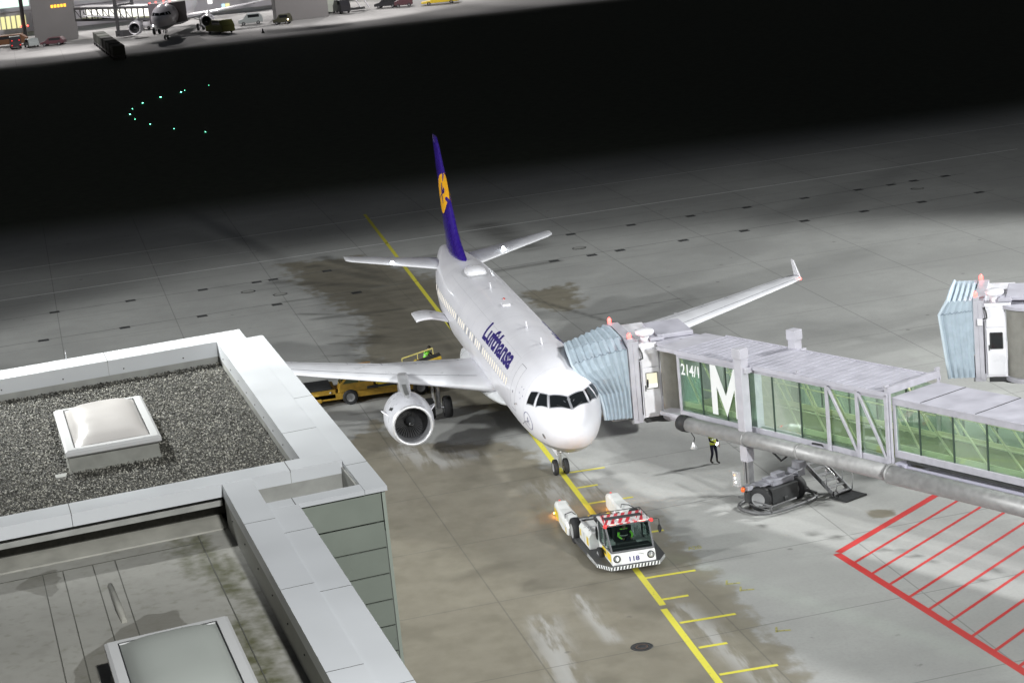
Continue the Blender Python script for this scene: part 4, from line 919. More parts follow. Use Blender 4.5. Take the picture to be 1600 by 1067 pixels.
mb = MB(); dv = R_ @ Vector((1, .1, -.25)); mb.rev([(-.08, .015), (-.08, .018), (.03, .02), (.06, .032), (.09, .035)], hp, dv, 12); to = mb.build('torch', DARK, off=tuple(hp)); tag(to, 'small black torch with a bright white beam held by the walking worker', 'torch')
mb = MB(); mb.rev([(.092, .034), (.11, .075), (.135, .001)], hp, dv, 12); mb.build('torch_lens', COOL, to)

# ------------------------------------------------------------------ jet bridge 214/1
BA = Vector((1.35, -4.8, 0)); BD = Vector((-.8919, -.4523, 0)); BN = Vector((.4523, -.8919, 0))
FLOORM = pbr('tunnel_carpet', (.17, .185, .085), .85, var=.15, vscale=3); DIAG = pbr('inner_brace_cream', (.62, .62, .42), .4); MULL = pbr('mullion_dark', (.03, .05, .04), .4); TUBE_L = emit('tunnel_light', (1, .97, .70), 9.)
def tunnel_lights(T, s0, s1, w, z, n, P):
    for k in range(n):
        l = bpy.data.lights.new('tunnel_lamp', 'POINT'); l.energy = P; l.color = (1, 1, .80); l.shadow_soft_size = .25
        o = bpy.data.objects.new('tunnel_lamp', l); COL.objects.link(o); o.location = T(s0+(s1-s0)*(k+.5)/n, w/2, z)
def bridge_section(T, par, s0, s1, y0, y1, z0, z1, mulls, fz, ribs, posts=(), braces='out', lettering=None):
    """one telescoping tunnel section, local frame: s along, y across, z up"""
    mb = MB(); 
    for y in (y0, y1):
        a = .0 if y == y0 else -.14
        mb.box(s0, s1, y+a, y+a+.14, z0, z0+.30, T=T); mb.box(s0, s1, y+a, y+a+.14, z1-.26, z1, T=T); 
    for s in (s0, s1-.14):
        for y in (y0, y1-.14): mb.box(s, s+.14, y+.003, y+.137, z0+.302, z1-.262, T=T)
    for s in np.arange(s0+.14, s1-.2, 2.2): mb.box(s, s+.10, y0+.14, y1-.14, z0+.02, z0+.16, T=T)
    fr = mb.build('tunnel_frame', BEAM, par, bevel=.012)
    mb = MB(); mb.box(s0+.01, s1-.01, y0+.141, y1-.141, fz-.09, fz, T=T); mb.build('tunnel_floor', FLOORM, par)
    mb = MB()
    for y in (y0+.2, y1-.2): mb.bar(T(s0+.1, y, fz+.16), T(s1-.1, y, fz+.16), .05, .24)
    for y in (y0+.22, y1-.22): mb.bar(T(s0+.1, y, fz+1.0), T(s1-.1, y, fz+1.0), .05)
    mb.build('kick_rail', DIAG, par)
    mb = MB(); mb.box(s0, s1, y0-.03, y1+.03, z1+.003, z1+.05, T=T)
    if ribs:
        for s in np.arange(s0+.1, s1, ribs): mb.box(s, s+.05, y0-.03, y1+.03, z1+.052, z1+.078, T=T)
        mb.box(s0, s1, y0-.10, y0-.035, z1-.10, z1+.09, T=T); mb.box(s0, s1, y1+.035, y1+.10, z1-.10, z1+.09, T=T)
    mb.build('tunnel_roof', ROOFP, par, bevel=.008)
    if not ribs:
        for s in (s0+1.5, s0+4.3, s0+7.1, s0+8.4, s0+11.2): mb = MB(); mb.box(s, s+.035, y0, y1, z1+.052, z1+.066, T=T); mb.build('roof_seam', DARK, par)
    for k, (a, b) in enumerate(zip(mulls[:-1], mulls[1:])):
        for y, yy in ((y0+.06, 0), (y1-.06, 1)):
            m_ = MB(); P = [T(a+.035, y, z0+.302), T(b-.035, y, z0+.302), T(b-.035, y, z1-.262), T(a+.035, y, z1-.262)]; m_.add(P, [(0, 1, 2, 3)]); g = m_.build('glass_panel', GLASSG, par)
    for y in (y0+.06, y1-.06):
        for s in mulls:
            m_ = MB(); m_.box(s-.03, s+.03, y-.03, y+.03, z0+.303, z1-.263, T=T); m_.build('mullion', MULL, par)
    mb = MB()
    for a, b in zip(mulls[:-1], mulls[1:]):
        for y in (y0+.16, y1-.18): mb.bar(T(a+.06, y, z1-.3), T(b-.08, y, z0+.4), .075, .055)
    mb.build('diagonal_brace', DIAG, par)
    mb = MB()
    n = max(1, int((s1-s0)/3.2))
    for k in range(n):
        s = s0+(k+.5)*(s1-s0)/n; mb.box(s-.5, s+.5, (y0+y1)/2-.07, (y0+y1)/2+.07, z1-.12, z1-.07, T=T)
    mb.build('ceiling_light', TUBE_L, par)
    return fr
def cab(par, D, retract, lit, rot, shut_to):
    """rotunda cab at the aircraft end; D = offset vector of the near front corner"""
    cr_, sr_ = math.cos(rot), math.sin(rot)
    def C(x, y, z): return Vector((3.4+x*cr_-y*sr_, -3.3+x*sr_+y*cr_, z))+D
    Wd = 4.2
    mb = MB()   # portal frame
    mb.box(0, .16, -.50, 0, 2.55, 6.25, T=C); mb.box(Wd-.16, Wd, -.5, 0, 2.55, 6.25, T=C); mb.box(.162, Wd-.162, -.5, -.02, 5.9, 6.30, T=C); mb.box(0.02, Wd-.02, -.45, .05, 2.4, 2.6, T=C)
    mb.box(-.04, .1, -.42, -.22, 2.5, 6.15, T=C); mb.box(.0, .18, -.28, -.02, 6.252, 6.42, T=C)
    mb.build('portal_frame', METAL, par, bevel=.02)
    mb = MB(); mb.box(.05, .3, -1.45, -.5, 2.6, 5.9, T=C); mb.box(3.9, Wd, -1.6, -.5, 2.6, 5.9, T=C); mb.box(.3, 3.9, -1.6, -.5, 2.5, 3.35, T=C); mb.box(.02, Wd, -1.7, -.5, 5.95, 6.1, T=C)
    mb.box(.04, .3, -1.45, -.55, 5.905, 5.945, T=C)
    mb.build('cab_wall', WHITE, par, bevel=.015)
    mb = MB(); mb.box(-.03, .048, -1.38, -.56, 2.7, 4.95, T=C); mb.box(-.02, .048, -1.38, -.56, 4.98, 5.8, T=C); dr = mb.build('cab_door', WHITE, par, bevel=.02)
    mb = MB(); A = [C(-.035, -1.26, 3.98), C(-.035, -.72, 3.98), C(-.035, -.72, 4.72), C(-.035, -1.26, 4.72)]; mb.add(A, [(0, 1, 2, 3)])
    mb.build('door_window', emit('lit_cab_window', (1, .95, .70), 1.0) if lit else COCKPIT, dr)
    mb = MB()
    for a, b in zip(A, A[1:]+A[:1]): mb.bar(a-Vector((.01, 0, 0)), b-Vector((.01, 0, 0)), .05, .05)
    mb.build('window_gasket', DARK if not lit else pbr('gasket_grey', (.3, .3, .28), .5), dr)
    mb = MB(); mb.bar(C(-.06, -.66, 3.9), C(-.06, -.66, 4.15), .04); mb.bar(C(-.03, -.66, 3.9), C(-.09, -.66, 3.9), .03); mb.build('door_handle', DARK, dr)
    if lit:
        mb = MB(); mb.box(-.042, -.038, -1.25, -.73, 3.99, 4.18, T=C); mb.build('console', emit('lit_console', (1, 1, .98), 1.3), dr)
        mb = MB(); mb.tube([C(-.05, -.76, 4.05), C(-.05, -.77, 4.3), C(-.05, -.79, 4.42)], [.05, .055, .03], 8); mb.build('coat_silhouette', DCLOTH, dr)
    # curved roller shutter between the cab and the tunnel
    mb = MB(); p0 = C(.05, -1.5, 0); p1 = Vector(shut_to); ctr = (p0+p1)/2+Vector((.9, -.9, 0)).normalized()*1.3; r0 = (p0-ctr).to_2d().length
    a0 = math.atan2(p0.y-ctr.y, p0.x-ctr.x); a1 = math.atan2(p1.y-ctr.y, p1.x-ctr.x)
    if a1 < a0: a1 += 2*PI
    if a1-a0 > PI: a0, a1 = a1-2*PI, a0; a0, a1 = min(a0, a1), max(a0, a1)
    n = 60; rings_ = []
    for z in (2.75, 5.95):
        rings_.append([Vector((ctr.x+(r0+.035*(k % 2))*math.cos(a0+(a1-a0)*k/n), ctr.y+(r0+.035*(k % 2))*math.sin(a0+(a1-a0)*k/n), z+0*k)) for k in range(n+1)])
    mb.loft(rings_, closed=False, cap=False, smooth=False); mb.build('roller_shutter', CORR, par)
    mb = MB(); mb.rev([(0, r0+.15), (.14, r0+.15), (.16, .05)], (ctr.x, ctr.y, 5.96), (0, 0, 1), 40, smooth=False); mb.build('rotunda_roof', ROOFP, par); mb = MB(); mb.rev([(-.2, .05), (-.2, r0+.1), (0, r0+.1), (.02, .05)], (ctr.x, ctr.y, 2.72), (0, 0, 1), 40, smooth=False); mb.build('rotunda_base', METAL, par)
    mb = MB(); mb.box(.35, 3.0, -3.2, -1.45, 6.12, 6.34, T=C); mb.box(.1, .9, -1.75, -1.1, 6.12, 6.28, T=C); mb.build('roof_box', ROOFP, par, bevel=.05)
    mb = MB(); mb.rev([(0, .22), (.28, .2)], C(.55, -.95, 6.1), (0, 0, 1), 20); mb.rev([(.28, .36), (.33, .42), (.45, .44), (.5, .40), (.54, .30), (.56, .02)], C(.55, -.95, 6.1), (0, 0, 1), 28); mb.build('satellite_dome', WHITE, par)
    for x, z in ((.1, 6.42), (Wd-.1, 6.30)):
        mb = MB(); mb.rev([(0, .05), (.0, .09), (.16, .09), (.24, .05), (.26, .01)], C(x, -.12, z), (0, 0, 1), 14); mb.build('beacon_light', RED, par)
    mb = MB(); mb.tube([C(-.06, -.5, 5.95), C(-.14, -.6, 5.7), C(-.12, -.62, 5.45), C(-.1, -.45, 5.4)], .035, 8); mb.tube([C(-.05, -.48, 5.3), C(-.05, -.46, 2.8)], .02, 6); mb.build('cable_loop', DARK, par)
    if not lit:
        mb = MB(); mb.box(-.16, -.04, -.42, -.18, 5.1, 5.42, T=C); mb.build('camera_box', WHITE, par, bevel=.02)
    # canvas canopy: hoops from the portal towards the fuselage
    NH = 14 if not retract else 9; hoops = []
    HS = [(0, .05, 2.7), (0, .05, 3.4), (0, .05, 4.0), (0, .05, 4.8), (0, .05, 5.5), (.05, .05, 5.95), (1.0, .05, 6.3), (3.1, .05, 6.38), (4.1, .05, 6.25), (4.2, .05, 5.5), (4.2, .05, 2.7)]
    HE = [(.07, 1.3, 2.74), (.3, 1.3, 3.35), (.35, 1.40, 3.9), (-.42, 2.0, 4.75), (-.5, 2.45, 5.15), (-.2, 2.68, 5.66), (1.1, 2.6, 5.98), (2.8, 2.35, 5.95), (3.55, 2.15, 5.62), (3.8, 1.6, 4.9), (3.8, 1.35, 2.7)]
    for i in range(NH+1):
        t = i/NH; o = .05 if i % 2 else -.035
        if not retract: L_ = [(a[0]*(1-t)+b[0]*t-(o if k < 6 else (-o if k > 7 else 0)), a[1]*(1-t)+b[1]*t, a[2]*(1-t)+b[2]*t+(o if 5 <= k <= 8 else 0)+(.06*math.sin(PI*t) if 5 <= k <= 8 else 0)) for k, (a, b) in enumerate(zip(HS, HE))]
        else:
            x0 = -.05*t; x1 = Wd; yb = 1.0*t+.05; ym = 1.35*t+.05; zt = 6.2; ztf = 6.25; zs = 5.8-.15*t; zb = 2.6
            L_ = [(x0-o, yb+.15*t, zb)]+[(x0-o, yb+.15*t+(ym-yb)*q, zb+(zs-zb)*q) for q in (.25, .5, .75, 1.)]+[(x0+.05-o*.3, ym-.25*t, zt+.05+o), (Wd/2, ym-.25*t, zt+.1+o), (x1+o, ym-.25*t, ztf), (x1+o, ym, zs), (x1+o, yb, zb)]
        hoops.append([C(*p) for p in L_])
    mb = MB(); mb.loft(hoops, closed=False, cap=False, smooth=False); cn = mb.build('canopy', CANOPY, par)
    md = cn.modifiers.new('thick', 'SOLIDIFY'); md.thickness = .02
    mb = MB(); mb.tube([h for h in hoops[-1]], .07, 8); mb.build('canopy_bumper', pbr('canopy_edge_foam', (.48, .55, .62), .8), cn)
    mb = MB()
    for idx in ((5, 6, 8) if not retract else (4,)):
        for i in range(NH): mb.tube([hoops[i][idx]+Vector((-.02, 0, .02)), (hoops[i][idx]+hoops[i+1][idx])/2+Vector((-.02, 0, -.05)), hoops[i+1][idx]+Vector((-.02, 0, .02))], .012, 5)
    mb.build('canopy_lacing', CANOPYD, cn)
    mb = MB(); mb.box(-.05, Wd*.98, .0, .10, 2.42, 2.6, T=C); mb.box(.5, Wd*.9, .1, .9 if not retract else .4, 2.5, 2.62, T=C); mb.build('cab_floor_bumper', GREY, par, bevel=.02)
    mb = MB(); mb.rev([(0, .9), (.35, 1.0)], C(1.2, -1.9, 2.2), (0, 0, 1), 24); mb.box(.1, 1.8, -1.5, -.6, 2.35, 2.55, T=C); mb.build('cab_underframe', DARK, par)

def T1(s, y, z): return BA+BD*s+BN*y+Vector((0, 0, z))
jb = thing('jet_bridge', 'glazed jet bridge numbered 214/1 docked at the airliner, standing on a wheeled drive unit', 'jet bridge', (BA.x, BA.y, 0))
M1 = [.34, 1.82, 3.4, 4.86, 6.32, 7.95, 9.55, 11.25, 12.92]
bridge_section(T1, jb, .3, 13.05, 0, 3.0, 3.12, 6.12, M1, 3.55, .42)
M2 = [13.15, 14.42, 16.16, 17.86, 19.7, 21.5, 23.3, 25.1, 27]
bridge_section(T1, jb, 13.06, 27.2, .16, 2.84, 3.48, 5.93, M2, 3.7, 0)
mb = MB()   # outer portal posts and raking braces of the wide section
for s in (9.55, 11.25, 12.85): mb.box(s, s+.16, -.10, -.003, 3.13, 6.1, T=T1); mb.box(s, s+.16, 3.003, 3.1, 3.13, 6.1, T=T1)
for a, b in ((9.71, 11.25), (11.41, 12.85)): mb.bar(T1(a, -.05, 5.95), T1(b, -.05, 3.4), .09, .12)
mb.box(12.87, 13.07, -.05, 3.05, 6.17, 6.42, T=T1); mb.box(7.9, 8.0, -.06, .1, 6.2, 6.36, T=T1); mb.box(12.9, 13.02, 2.9, 3.12, 6.42, 6.55, T=T1); mb.box(12.9, 13.02, -.12, .1, 6.42, 6.52, T=T1)
mb.build('portal_post', BEAM, jb, bevel=.012)
mb = MB()   # writing on the first glass panes
for q_ in ([(0, 0), (.36, 0), (.36, 2.24), (0, 2.24)], [(1.50, 0), (1.86, 0), (1.86, 2.24), (1.50, 2.24)], [(.36, 2.24), (.36, 1.30), (.93, 0), (.93, .95)], [(1.50, 2.24), (.93, .95), (.93, 0), (1.50, 1.30)]):
    P = [T1(2.50+x, -.012, 3.62+z) for x, z in q_]; mb.add(P, [(0, 1, 2, 3)])
mb.build('white_letter_m', WPAINT, jb)
mb = MB(); flat_text(mb, '214/1', T1(.52, .045, 5.10), BD, (0, 0, 1), .52, 1.18, .015); mb.build('stand_number', WPAINT, jb)
for z_ in (0,):
    mb = MB(); mb.add([T1(.39, .18, 3.75), T1(1.75, .18, 3.75), T1(1.75, .18, 5.2), T1(.39, .18, 5.2)], [(0, 1, 2, 3)]); mb.build('inner_screen', glass('blue_film', (.55, .68, .75), .1, .35), jb)
tunnel_lights(T1, .5, 13, 3.0, 5.7, 5, 30); tunnel_lights(T1, 13.3, 24, 2.9, 5.5, 4, 26)
# air duct under the near side
mb = MB(); ya = -.42; zz = 3.02
mb.tube([T1(1.3, ya, zz), T1(13.3, ya, zz-.03)], .33, 28, cap=True)
mb.tube([T1(13.3, ya-.02, zz-.06), T1(27, ya-.02, zz-.12)], .38, 28); 
for s in (4.95, 8.2, 13.3): mb.tube([T1(s, ya, zz-.02), T1(s+.10, ya, zz-.02)], .36 if s < 13 else .41, 28)
mb.build('air_duct', PIPE, jb)
mb = MB(); mb.tube([T1(.78, ya+.02, zz), T1(1.0, ya, zz), T1(1.3, ya, zz)], [.36, .38, .36], 28); mb.build('duct_end_sleeve', BLACK, jb)
mb = MB()
for s in (1.5, 2.6, 6.8, 9.9, 12.9): mb.box(s, s+.18, ya-.08, .1, 3.0, 3.2, T=T1)
mb.box(2.2, 3.9, .3, .9, 2.86, 3.1, T=T1); mb.box(5.6, 5.75, -.1, .05, 2.95, 3.1, T=T1); mb.box(11.3, 12, .2, .6, 2.9, 3.1, T=T1); mb.build('duct_bracket', GREY, jb)
mb = MB()
for s in (6.2, 8.6): mb.tube([T1(s-.4, .3, 3.1), T1(s-.3, .2, 2.4), T1(s+.2, .2, 2.1), T1(s+.6, .25, 2.4), T1(s+.7, .3, 3.1)] if s < 7 else [T1(s-.2, .3, 3.1), T1(s, -.02, 3.32), T1(s+.5, -.02, 3.34), T1(s+.9, .2, 3.1)], .045, 8)
mb.tube([T1(1.35, ya, 2.72), T1(1.5, ya+.1, 2.4), T1(1.42, ya+.1, 2.2)], .02, 6)
mb.build('hanging_hose', BLACK, jb)
mb = MB(); mb.rev([(0, .03), (-.05, .06), (-.28, .16), (-.30, .15)], T1(1.4, ya+.1, 2.2), (0, 0, 1), 16); mb.build('work_lamp', LGREY, jb)
mb = MB(); mb.box(13.4, 27, .22, 2.7, 2.93, 3.02, T=T1); mb.box(13.4, 27, .12, .22, 2.93, 3.22, T=T1); mb.box(13.2, 13.7, .0, .5, 3.02, 3.3, T=T1); mb.build('cable_tray', pbr('cable_tray_lilac', (.42, .41, .50), .45), jb)
mb = MB(); mb.box(13.7, 27, .09, .118, 3.05, 3.10, T=T1); mb.box(13.7, 27, .13, .16, 3.35, 3.46, T=T1); mb.build('tray_seam', DARK, jb)
# drive columns, bogie
for y, s in ((-.30, 4.62), (3.22, 4.35)):
    mb = MB(); mb.box(s, s+.44, y-.22, y+.2, 1.95, 6.85, T=T1); mb.box(s-.04, s+.48, y-.26, y+.24, 6.55, 7.0, T=T1); mb.box(s+.44, s+.62, y-.1, y+.3, 5.9, 6.15, T=T1); cl = mb.build('lift_column', METAL, jb, bevel=.02)
    mb = MB(); mb.box(s+.07, s+.19, y-.15, y+.15, .95, 1.97, T=T1); mb.box(s+.27, s+.39, y-.15, y+.15, .95, 1.97, T=T1); mb.box(s+.19, s+.27, y-.05, y+.05, .95, 1.97, T=T1); mb.build('column_leg', GREY, cl)
mb = MB(); mb.box(4.6, 4.95, -.05, 3.1, 2.75, 3.05, T=T1); mb.build('cross_beam', BEAM, jb, bevel=.02)
BC = Vector((-3.75, -7.75, 0)); ea = Vector((.42, -.907, 0)).normalized(); eb = Vector((-ea.y, ea.x, 0))   # axle direction, travel direction
def TG(a, b, z): return BC+ea*a+eb*b+Vector((0, 0, z))
mb = MB(); mb.box(-1.0, 1.3, -.10, .50, 1.02, 1.12, T=TG); mb.box(-.45, .75, -.30, .45, .98, 1.22, T=TG); mb.box(-.05, .45, -.1, .3, 1.22, 1.40, T=TG); mb.box(-1.5, -1.2, .15, .5, .95, 1.15, T=TG); mb.box(1.1, 1.5, -.2, .5, 1.0, 1.3, T=TG); mb.box(1.2, 1.6, -.2, .3, 1.3, 1.62, T=TG); mb.tube([TG(-.5, -.45, 1.25), TG(.2, -.5, 1.32), TG(1.2, -.4, 1.4)], .03, 6)
bo = mb.build('drive_bogie', pbr('bogie_grey', (.30, .30, .34), .5, var=.25), jb, bevel=.03)
mb = MB(); mb.box(-.7, .8, -.5, .45, .25, .97, T=TG); mb.box(-1.5, 1.4, .2, .45, .4, .9, T=TG); mb.box(-.1, .1, -.6, .6, .3, .5, T=TG); mb.build('motor_block', DARK, bo, bevel=.04)
for a in (-1.0, 1.0):
    mb = MB(); wheel(mb, TG(a, 0, .54), .54, .42, ax=(-.80, .60, 0)); mb.build('wheel', [BLACK, pbr('wheel_rim_grey', (.30, .30, .31), .5, .3)], bo)
mb = MB(); ring = []
for k in range(40):
    an = 2*PI*k/40; ca, sa = math.cos(an), math.sin(an); ring.append(TG(1.78*math.copysign(abs(ca)**.55, ca), 1.12*math.copysign(abs(sa)**.8, sa), .17))
ring.append(ring[0]); mb.tube(ring, .085, 8, cap=False)
for a in (-1.25, 1.3):
    mb.tube([TG(a, -1.1, .45), TG(a, 1.1, .45)], .035, 6); mb.tube([TG(a-.35*(1 if a < 0 else -1), 0, .45), TG(a, -1.08, .2)], .03, 6)
mb.tube([TG(-1.6, -.6, .45), TG(-1.3, -1.05, .45), TG(-.4, -1.12, .5), TG(.1, -1.1, .5)], .04, 6); mb.tube([TG(-1.3, -1.05, .18), TG(-1.3, -1.05, .46)], .035, 6)
mb.build('bumper_ring', pbr('bumper_dark_grey', (.12, .12, .125), .5, .2, var=.3), bo)
mb = MB(); c = T1(4.62, -.30, 0)-BD*.35+Vector((0, 0, 1.35))
c = TG(-1.75, .55, 1.5); mb.box(-.16, .16, -.09, .09, -.33, .33, T=lambda x, y, z: c+BD*x*-1+BN*y+Vector((0, 0, z))); cb = mb.build('control_box', LGREY, bo, bevel=.02)
for k, (dz, mt) in enumerate(((.18, pbr('amber_indicator', (.3, .1, .02), .3, emis=(1, .5, .15), estr=3.)), (.06, COOL), (-.12, COOL))):
    mb = MB(); mb.rev([(0, .028), (.02, .02), (.025, .001)], c-BN*.09+BD*(.03*k-.03)+Vector((0, 0, dz)), -BN, 10); mb.build('indicator_lamp', mt, cb)
mb = MB(); mb.rev([(-.09, .08), (.06, .10), (.10, .05), (.11, .01)], TG(-1.62, .35, 1.02), (0, 0, 1), 14); mb.build('amber_lamp', pbr('amber_lens', (.75, .12, .02), .3), bo)
# service stairs
ST0 = T1(2.6, 2.84, 3.2); ST1 = T1(7.35, 2.84, .1)
st = MB()
for y in (-.48, .48): st.bar(ST0+BN*y, ST1+BN*y, .07, .22)
sr = st.build('stair_stringer', GREY, jb)
mb = MB()
for k in range(15):
    t = (k+.6)/15; p = ST0*(1-t)+ST1*t; mb.box(-.13, .13, -.44, .44, -.02, .02, T=lambda x, y, z: p+BD*x+BN*y+Vector((0, 0, z)))
mb.build('stair_tread', LGREY, sr)
mb = MB()
for y in (-.5, .5):
    mb.tube([ST0+BN*y+Vector((0, 0, 1.0)), ST1+BN*y+Vector((0, 0, 1.0)), ST1+BN*y+BD*.15+Vector((0, 0, .75)), ST1+BN*y+BD*.05+Vector((0, 0, .1))], .025, 8)
    for t in (.15, .4, .65, .9): p = ST0*(1-t)+ST1*t+BN*y; mb.tube([p, p+Vector((0, 0, 1.0))], .02, 6)
mb.build('handrail', LGREY, sr)
mb = MB(); mb.box(-.5, .55, -.62, .62, -.1, -.02, T=lambda x, y, z: ST1+BD*(x+.25)+BN*y+Vector((0, 0, z))); mb.build('stair_foot_plate', DARK, sr)
mb = MB(); mb.rev([(-.04, .16), (.04, .16)], ST1+BD*.1-BN*.55+Vector((0, 0, .12)), tuple(BN), 16); mb.build('stair_wheel', BLACK, sr)
cab(jb, Vector((0, 0, 0)), False, True, 0., (1.2, -4.87, 0))
# connecting vestibule from cab to tunnel
mb = MB(); mb.box(-1.2, .3, .05, 2.9, 2.95, 3.12, T=T1); mb.box(-1.2, .3, 2.7, 2.95, 3.12, 5.95, T=T1); mb.box(-1.0, .3, .0, 3.0, 6.0, 6.16, T=T1); mb.build('vestibule', METAL, jb, bevel=.02)

# second jet bridge at the right edge, retracted
D2 = Vector((-1.5, -16.0, .1))
jb2 = thing('jet_bridge', 'jet bridge head with folded canvas canopy and dark window waiting at the right edge', 'jet bridge', (1.9, -18.5, 0))
cab(jb2, D2, True, False, -.46, (-.5, -21.3, 0))
def T2(s, y, z): return Vector((-.5, -21.9, 0))+Vector((-.45, -.893, 0))*s+Vector((.893, -.45, 0))*y+Vector((0, 0, z+.15))
bridge_section(T2, jb2, .3, 11.0, 0, 3.0, 3.12, 6.12, [.34, 1.9, 3.5, 5, 6.5, 8, 9.5, 10.9], 3.55, .42)
for y in (-.3, 3.3):
    mb = MB(); mb.box(8, 8.4, y-.2, y+.2, .9, 6.9, T=T2); c_ = mb.build('lift_column', METAL, jb2, bevel=.02)
mb = MB(); wheel(mb, T2(8.2, .4, .37), .52, .4, ax=(.893, -.45, 0)); wheel(mb, T2(8.2, 2.6, .37), .52, .4, ax=(.893, -.45, 0)); mb.box(8, 8.4, -.3, 3.4, .7, 1.1, T=T2); mb.build('drive_bogie', [DARK, GREY], jb2)

# ------------------------------------------------------------------ towbarless tow tractor 118
def TT(x, y, z): return Vector((x, y+(x+9)*.027, z))
tg = thing('tow_tractor', 'white low tow tractor numbered 118 with red striped cab roof on the yellow line', 'tow tractor', (-5, 0, 0))
TW = pbr('tractor_white_paint', (.72, .72, .72), .38, var=.10, vscale=3); TD = pbr('tractor_deck_grey', (.06, .06, .064), .6, var=.3, vscale=4)
mb = MB(); sk = [(-9.45, -.98), (-9.45, .98), (-8.75, 1.42), (-5.25, 1.50), (-5.25, -1.50), (-8.75, -1.42)]
mb.prism(sk, .24, .40, T=TT); mb.prism([(-7.0, -.9), (-7.0, .9), (-4.4, 1.1), (-4.4, -1.1)], .12, .62, T=TT); mb.build('chassis', TD, tg, bevel=.02)
mb = MB()
def edge_stripes(mb, a, b, n):
    a = Vector((*a, 0)); b = Vector((*b, 0)); o = Vector(((b-a).normalized().y, -(b-a).normalized().x, 0))*.006
    if (o.x*(a.x+5)+o.y*a.y) < 0: o = -o
    for k in range(n):
        p = a+(b-a)*(k+.1)/n; q = a+(b-a)*(k+.6)/n; s_ = (b-a)/n*.25
        P = [TT(*(p+o).to_2d(), .25), TT(*(q+o).to_2d(), .25), TT(*(q+o+s_).to_2d(), .39), TT(*(p+o+s_).to_2d(), .39)]; mb.add(P, [(0, 1, 2, 3)])
mbw = MB(); 
for a, b in (((-9.45, 1.0), (-9.45, -1.0)), ((-9.45, 1.0), (-8.75, 1.42)), ((-8.75, 1.42), (-7.3, 1.455)), ((-9.45, -1.0), (-8.75, -1.42))):
    A = Vector((*a, 0)); B_ = Vector((*b, 0)); o = Vector(((B_-A).normalized().y, -(B_-A).normalized().x, 0))*.003
    if (o.x*(A.x+5)+o.y*A.y) < 0: o = -o
    A += o; B_ += o; mbw.add([TT(A.x, A.y, .245), TT(B_.x, B_.y, .245), TT(B_.x, B_.y, .395), TT(A.x, A.y, .395)], [(0, 1, 2, 3)])
bs = mbw.build('bumper_band', WPAINT, tg)
edge_stripes(mb, (-9.45, 1.0), (-9.45, -1.0), 15); edge_stripes(mb, (-9.45, 1.0), (-8.75, 1.42), 6); edge_stripes(mb, (-8.75, 1.42), (-7.3, 1.455), 9); edge_stripes(mb, (-9.45, -1.0), (-8.75, -1.42), 6)
mb.build('black_stripes', DARK, bs)
mb = MB()   # front body with slanted nose
sec_ = [(-9.32, .26), (-9.34, .42), (-9.24, .86), (-8.2, .93), (-7.15, .80), (-7.15, .26)]
mb.loft([[TT(x, y, z) for x, z in sec_] for y in (-.9, .9)], smooth=False); fb = mb.build('front_body', TW, tg, bevel=.03)
mb = MB(); mb.box(-9.352, -9.335, -.88, .88, .405, .418, T=TT); mb.build('body_seam', SEAM, fb)
for y in (.70, -.70):
    mb = MB(); mb.rev([(0, .155), (.035, .15), (.04, .11)], TT(-9.285, y, .655), (-1, 0, .22), 24); hl = mb.build('headlight', DARK, tg)
    mb = MB(); mb.rev([(.03, .105), (.055, .07), (.06, .005)], TT(-9.285, y, .655), (-1, 0, .22), 20); mb.build('lens', pbr('headlight_lens', (.75, .76, .78), .1, .7), hl)
mb = MB(); flat_text(mb, '118', TT(-9.335, .20, .50), (0, -1, 0), (.22, 0, 1), .20, .42, .03); mb.build('fleet_number', BLUEL, tg)
mb = MB(); P = [(-.12, .685), (-.30, .66), (-.44, .60), (-.43, .58), (-.30, .635)]; mb.add([TT(-9.27+(z-.7)*.22-.012, y, z+.12) for y, z in P], [tuple(range(5))]); mb.build('curved_mark', GREY, tg)
mb = MB(); mb.box(-9.352, -9.33, .52, .86, .44, .47, T=TT); mb.build('plate', LGREY, tg)
mb = MB()
for a, b in ((-8.8, -8.2), (-8.1, -7.45)): mb.add([TT(a-.3, .905, .48), TT(b-.3, .905, .48), TT(b-.3, .905, .82), TT(a-.3, .905, .80)], [(0, 1, 2, 3)])
sd_ = mb.build('side_sticker', pbr('sticker_yellow', (.85, .62, .03), .4), tg)
mb = MB(); 
for k in range(4): mb.box(-8.32+.13*k, -8.23+.13*k, .907, .911, .58, .70, T=TT)
mb.build('sticker_lettering', DARK, sd_)
def TC(x, y, z): return TT(x-.27, y, z+.13)
# cab
mb = MB()
CF = dict(A=(-8.90, .86, .77), B=(-8.90, -.86, .77), Cc=(-8.28, -.90, 1.70), D=(-8.28, .90, 1.70), E=(-7.15, .90, 1.70), F=(-7.15, -.90, 1.70), G=(-7.15, .88, .70), H=(-7.15, -.88, .70))
q = {k: TC(*v) for k, v in CF.items()}
for a, b in (('A', 'D'), ('B', 'Cc'), ('E', 'G'), ('F', 'H'), ('D', 'E'), ('Cc', 'F'), ('D', 'Cc'), ('E', 'F'), ('A', 'B'), ('A', 'G'), ('B', 'H')): mb.bar(q[a], q[b], .075, .075)
mb.bar(TC(-8.0, .90, .75), TC(-8.0, .9, 1.7), .06); mb.bar(TC(-8.0, -.90, .75), TC(-8.0, -.9, 1.7), .06)
cbf = mb.build('cab_frame', pbr('cab_frame_grey', (.10, .10, .11), .45), tg, bevel=.015)
for nm, ks in (('windscreen', 'A B Cc D'), ('side_window', 'A D E G'), ('side_window', 'B Cc F H'), ('rear_window', 'E F H G')):
    mb = MB(); mb.add([q[k] for k in ks.split()], [(0, 1, 2, 3)]); mb.build(nm, GLASSC, cbf)
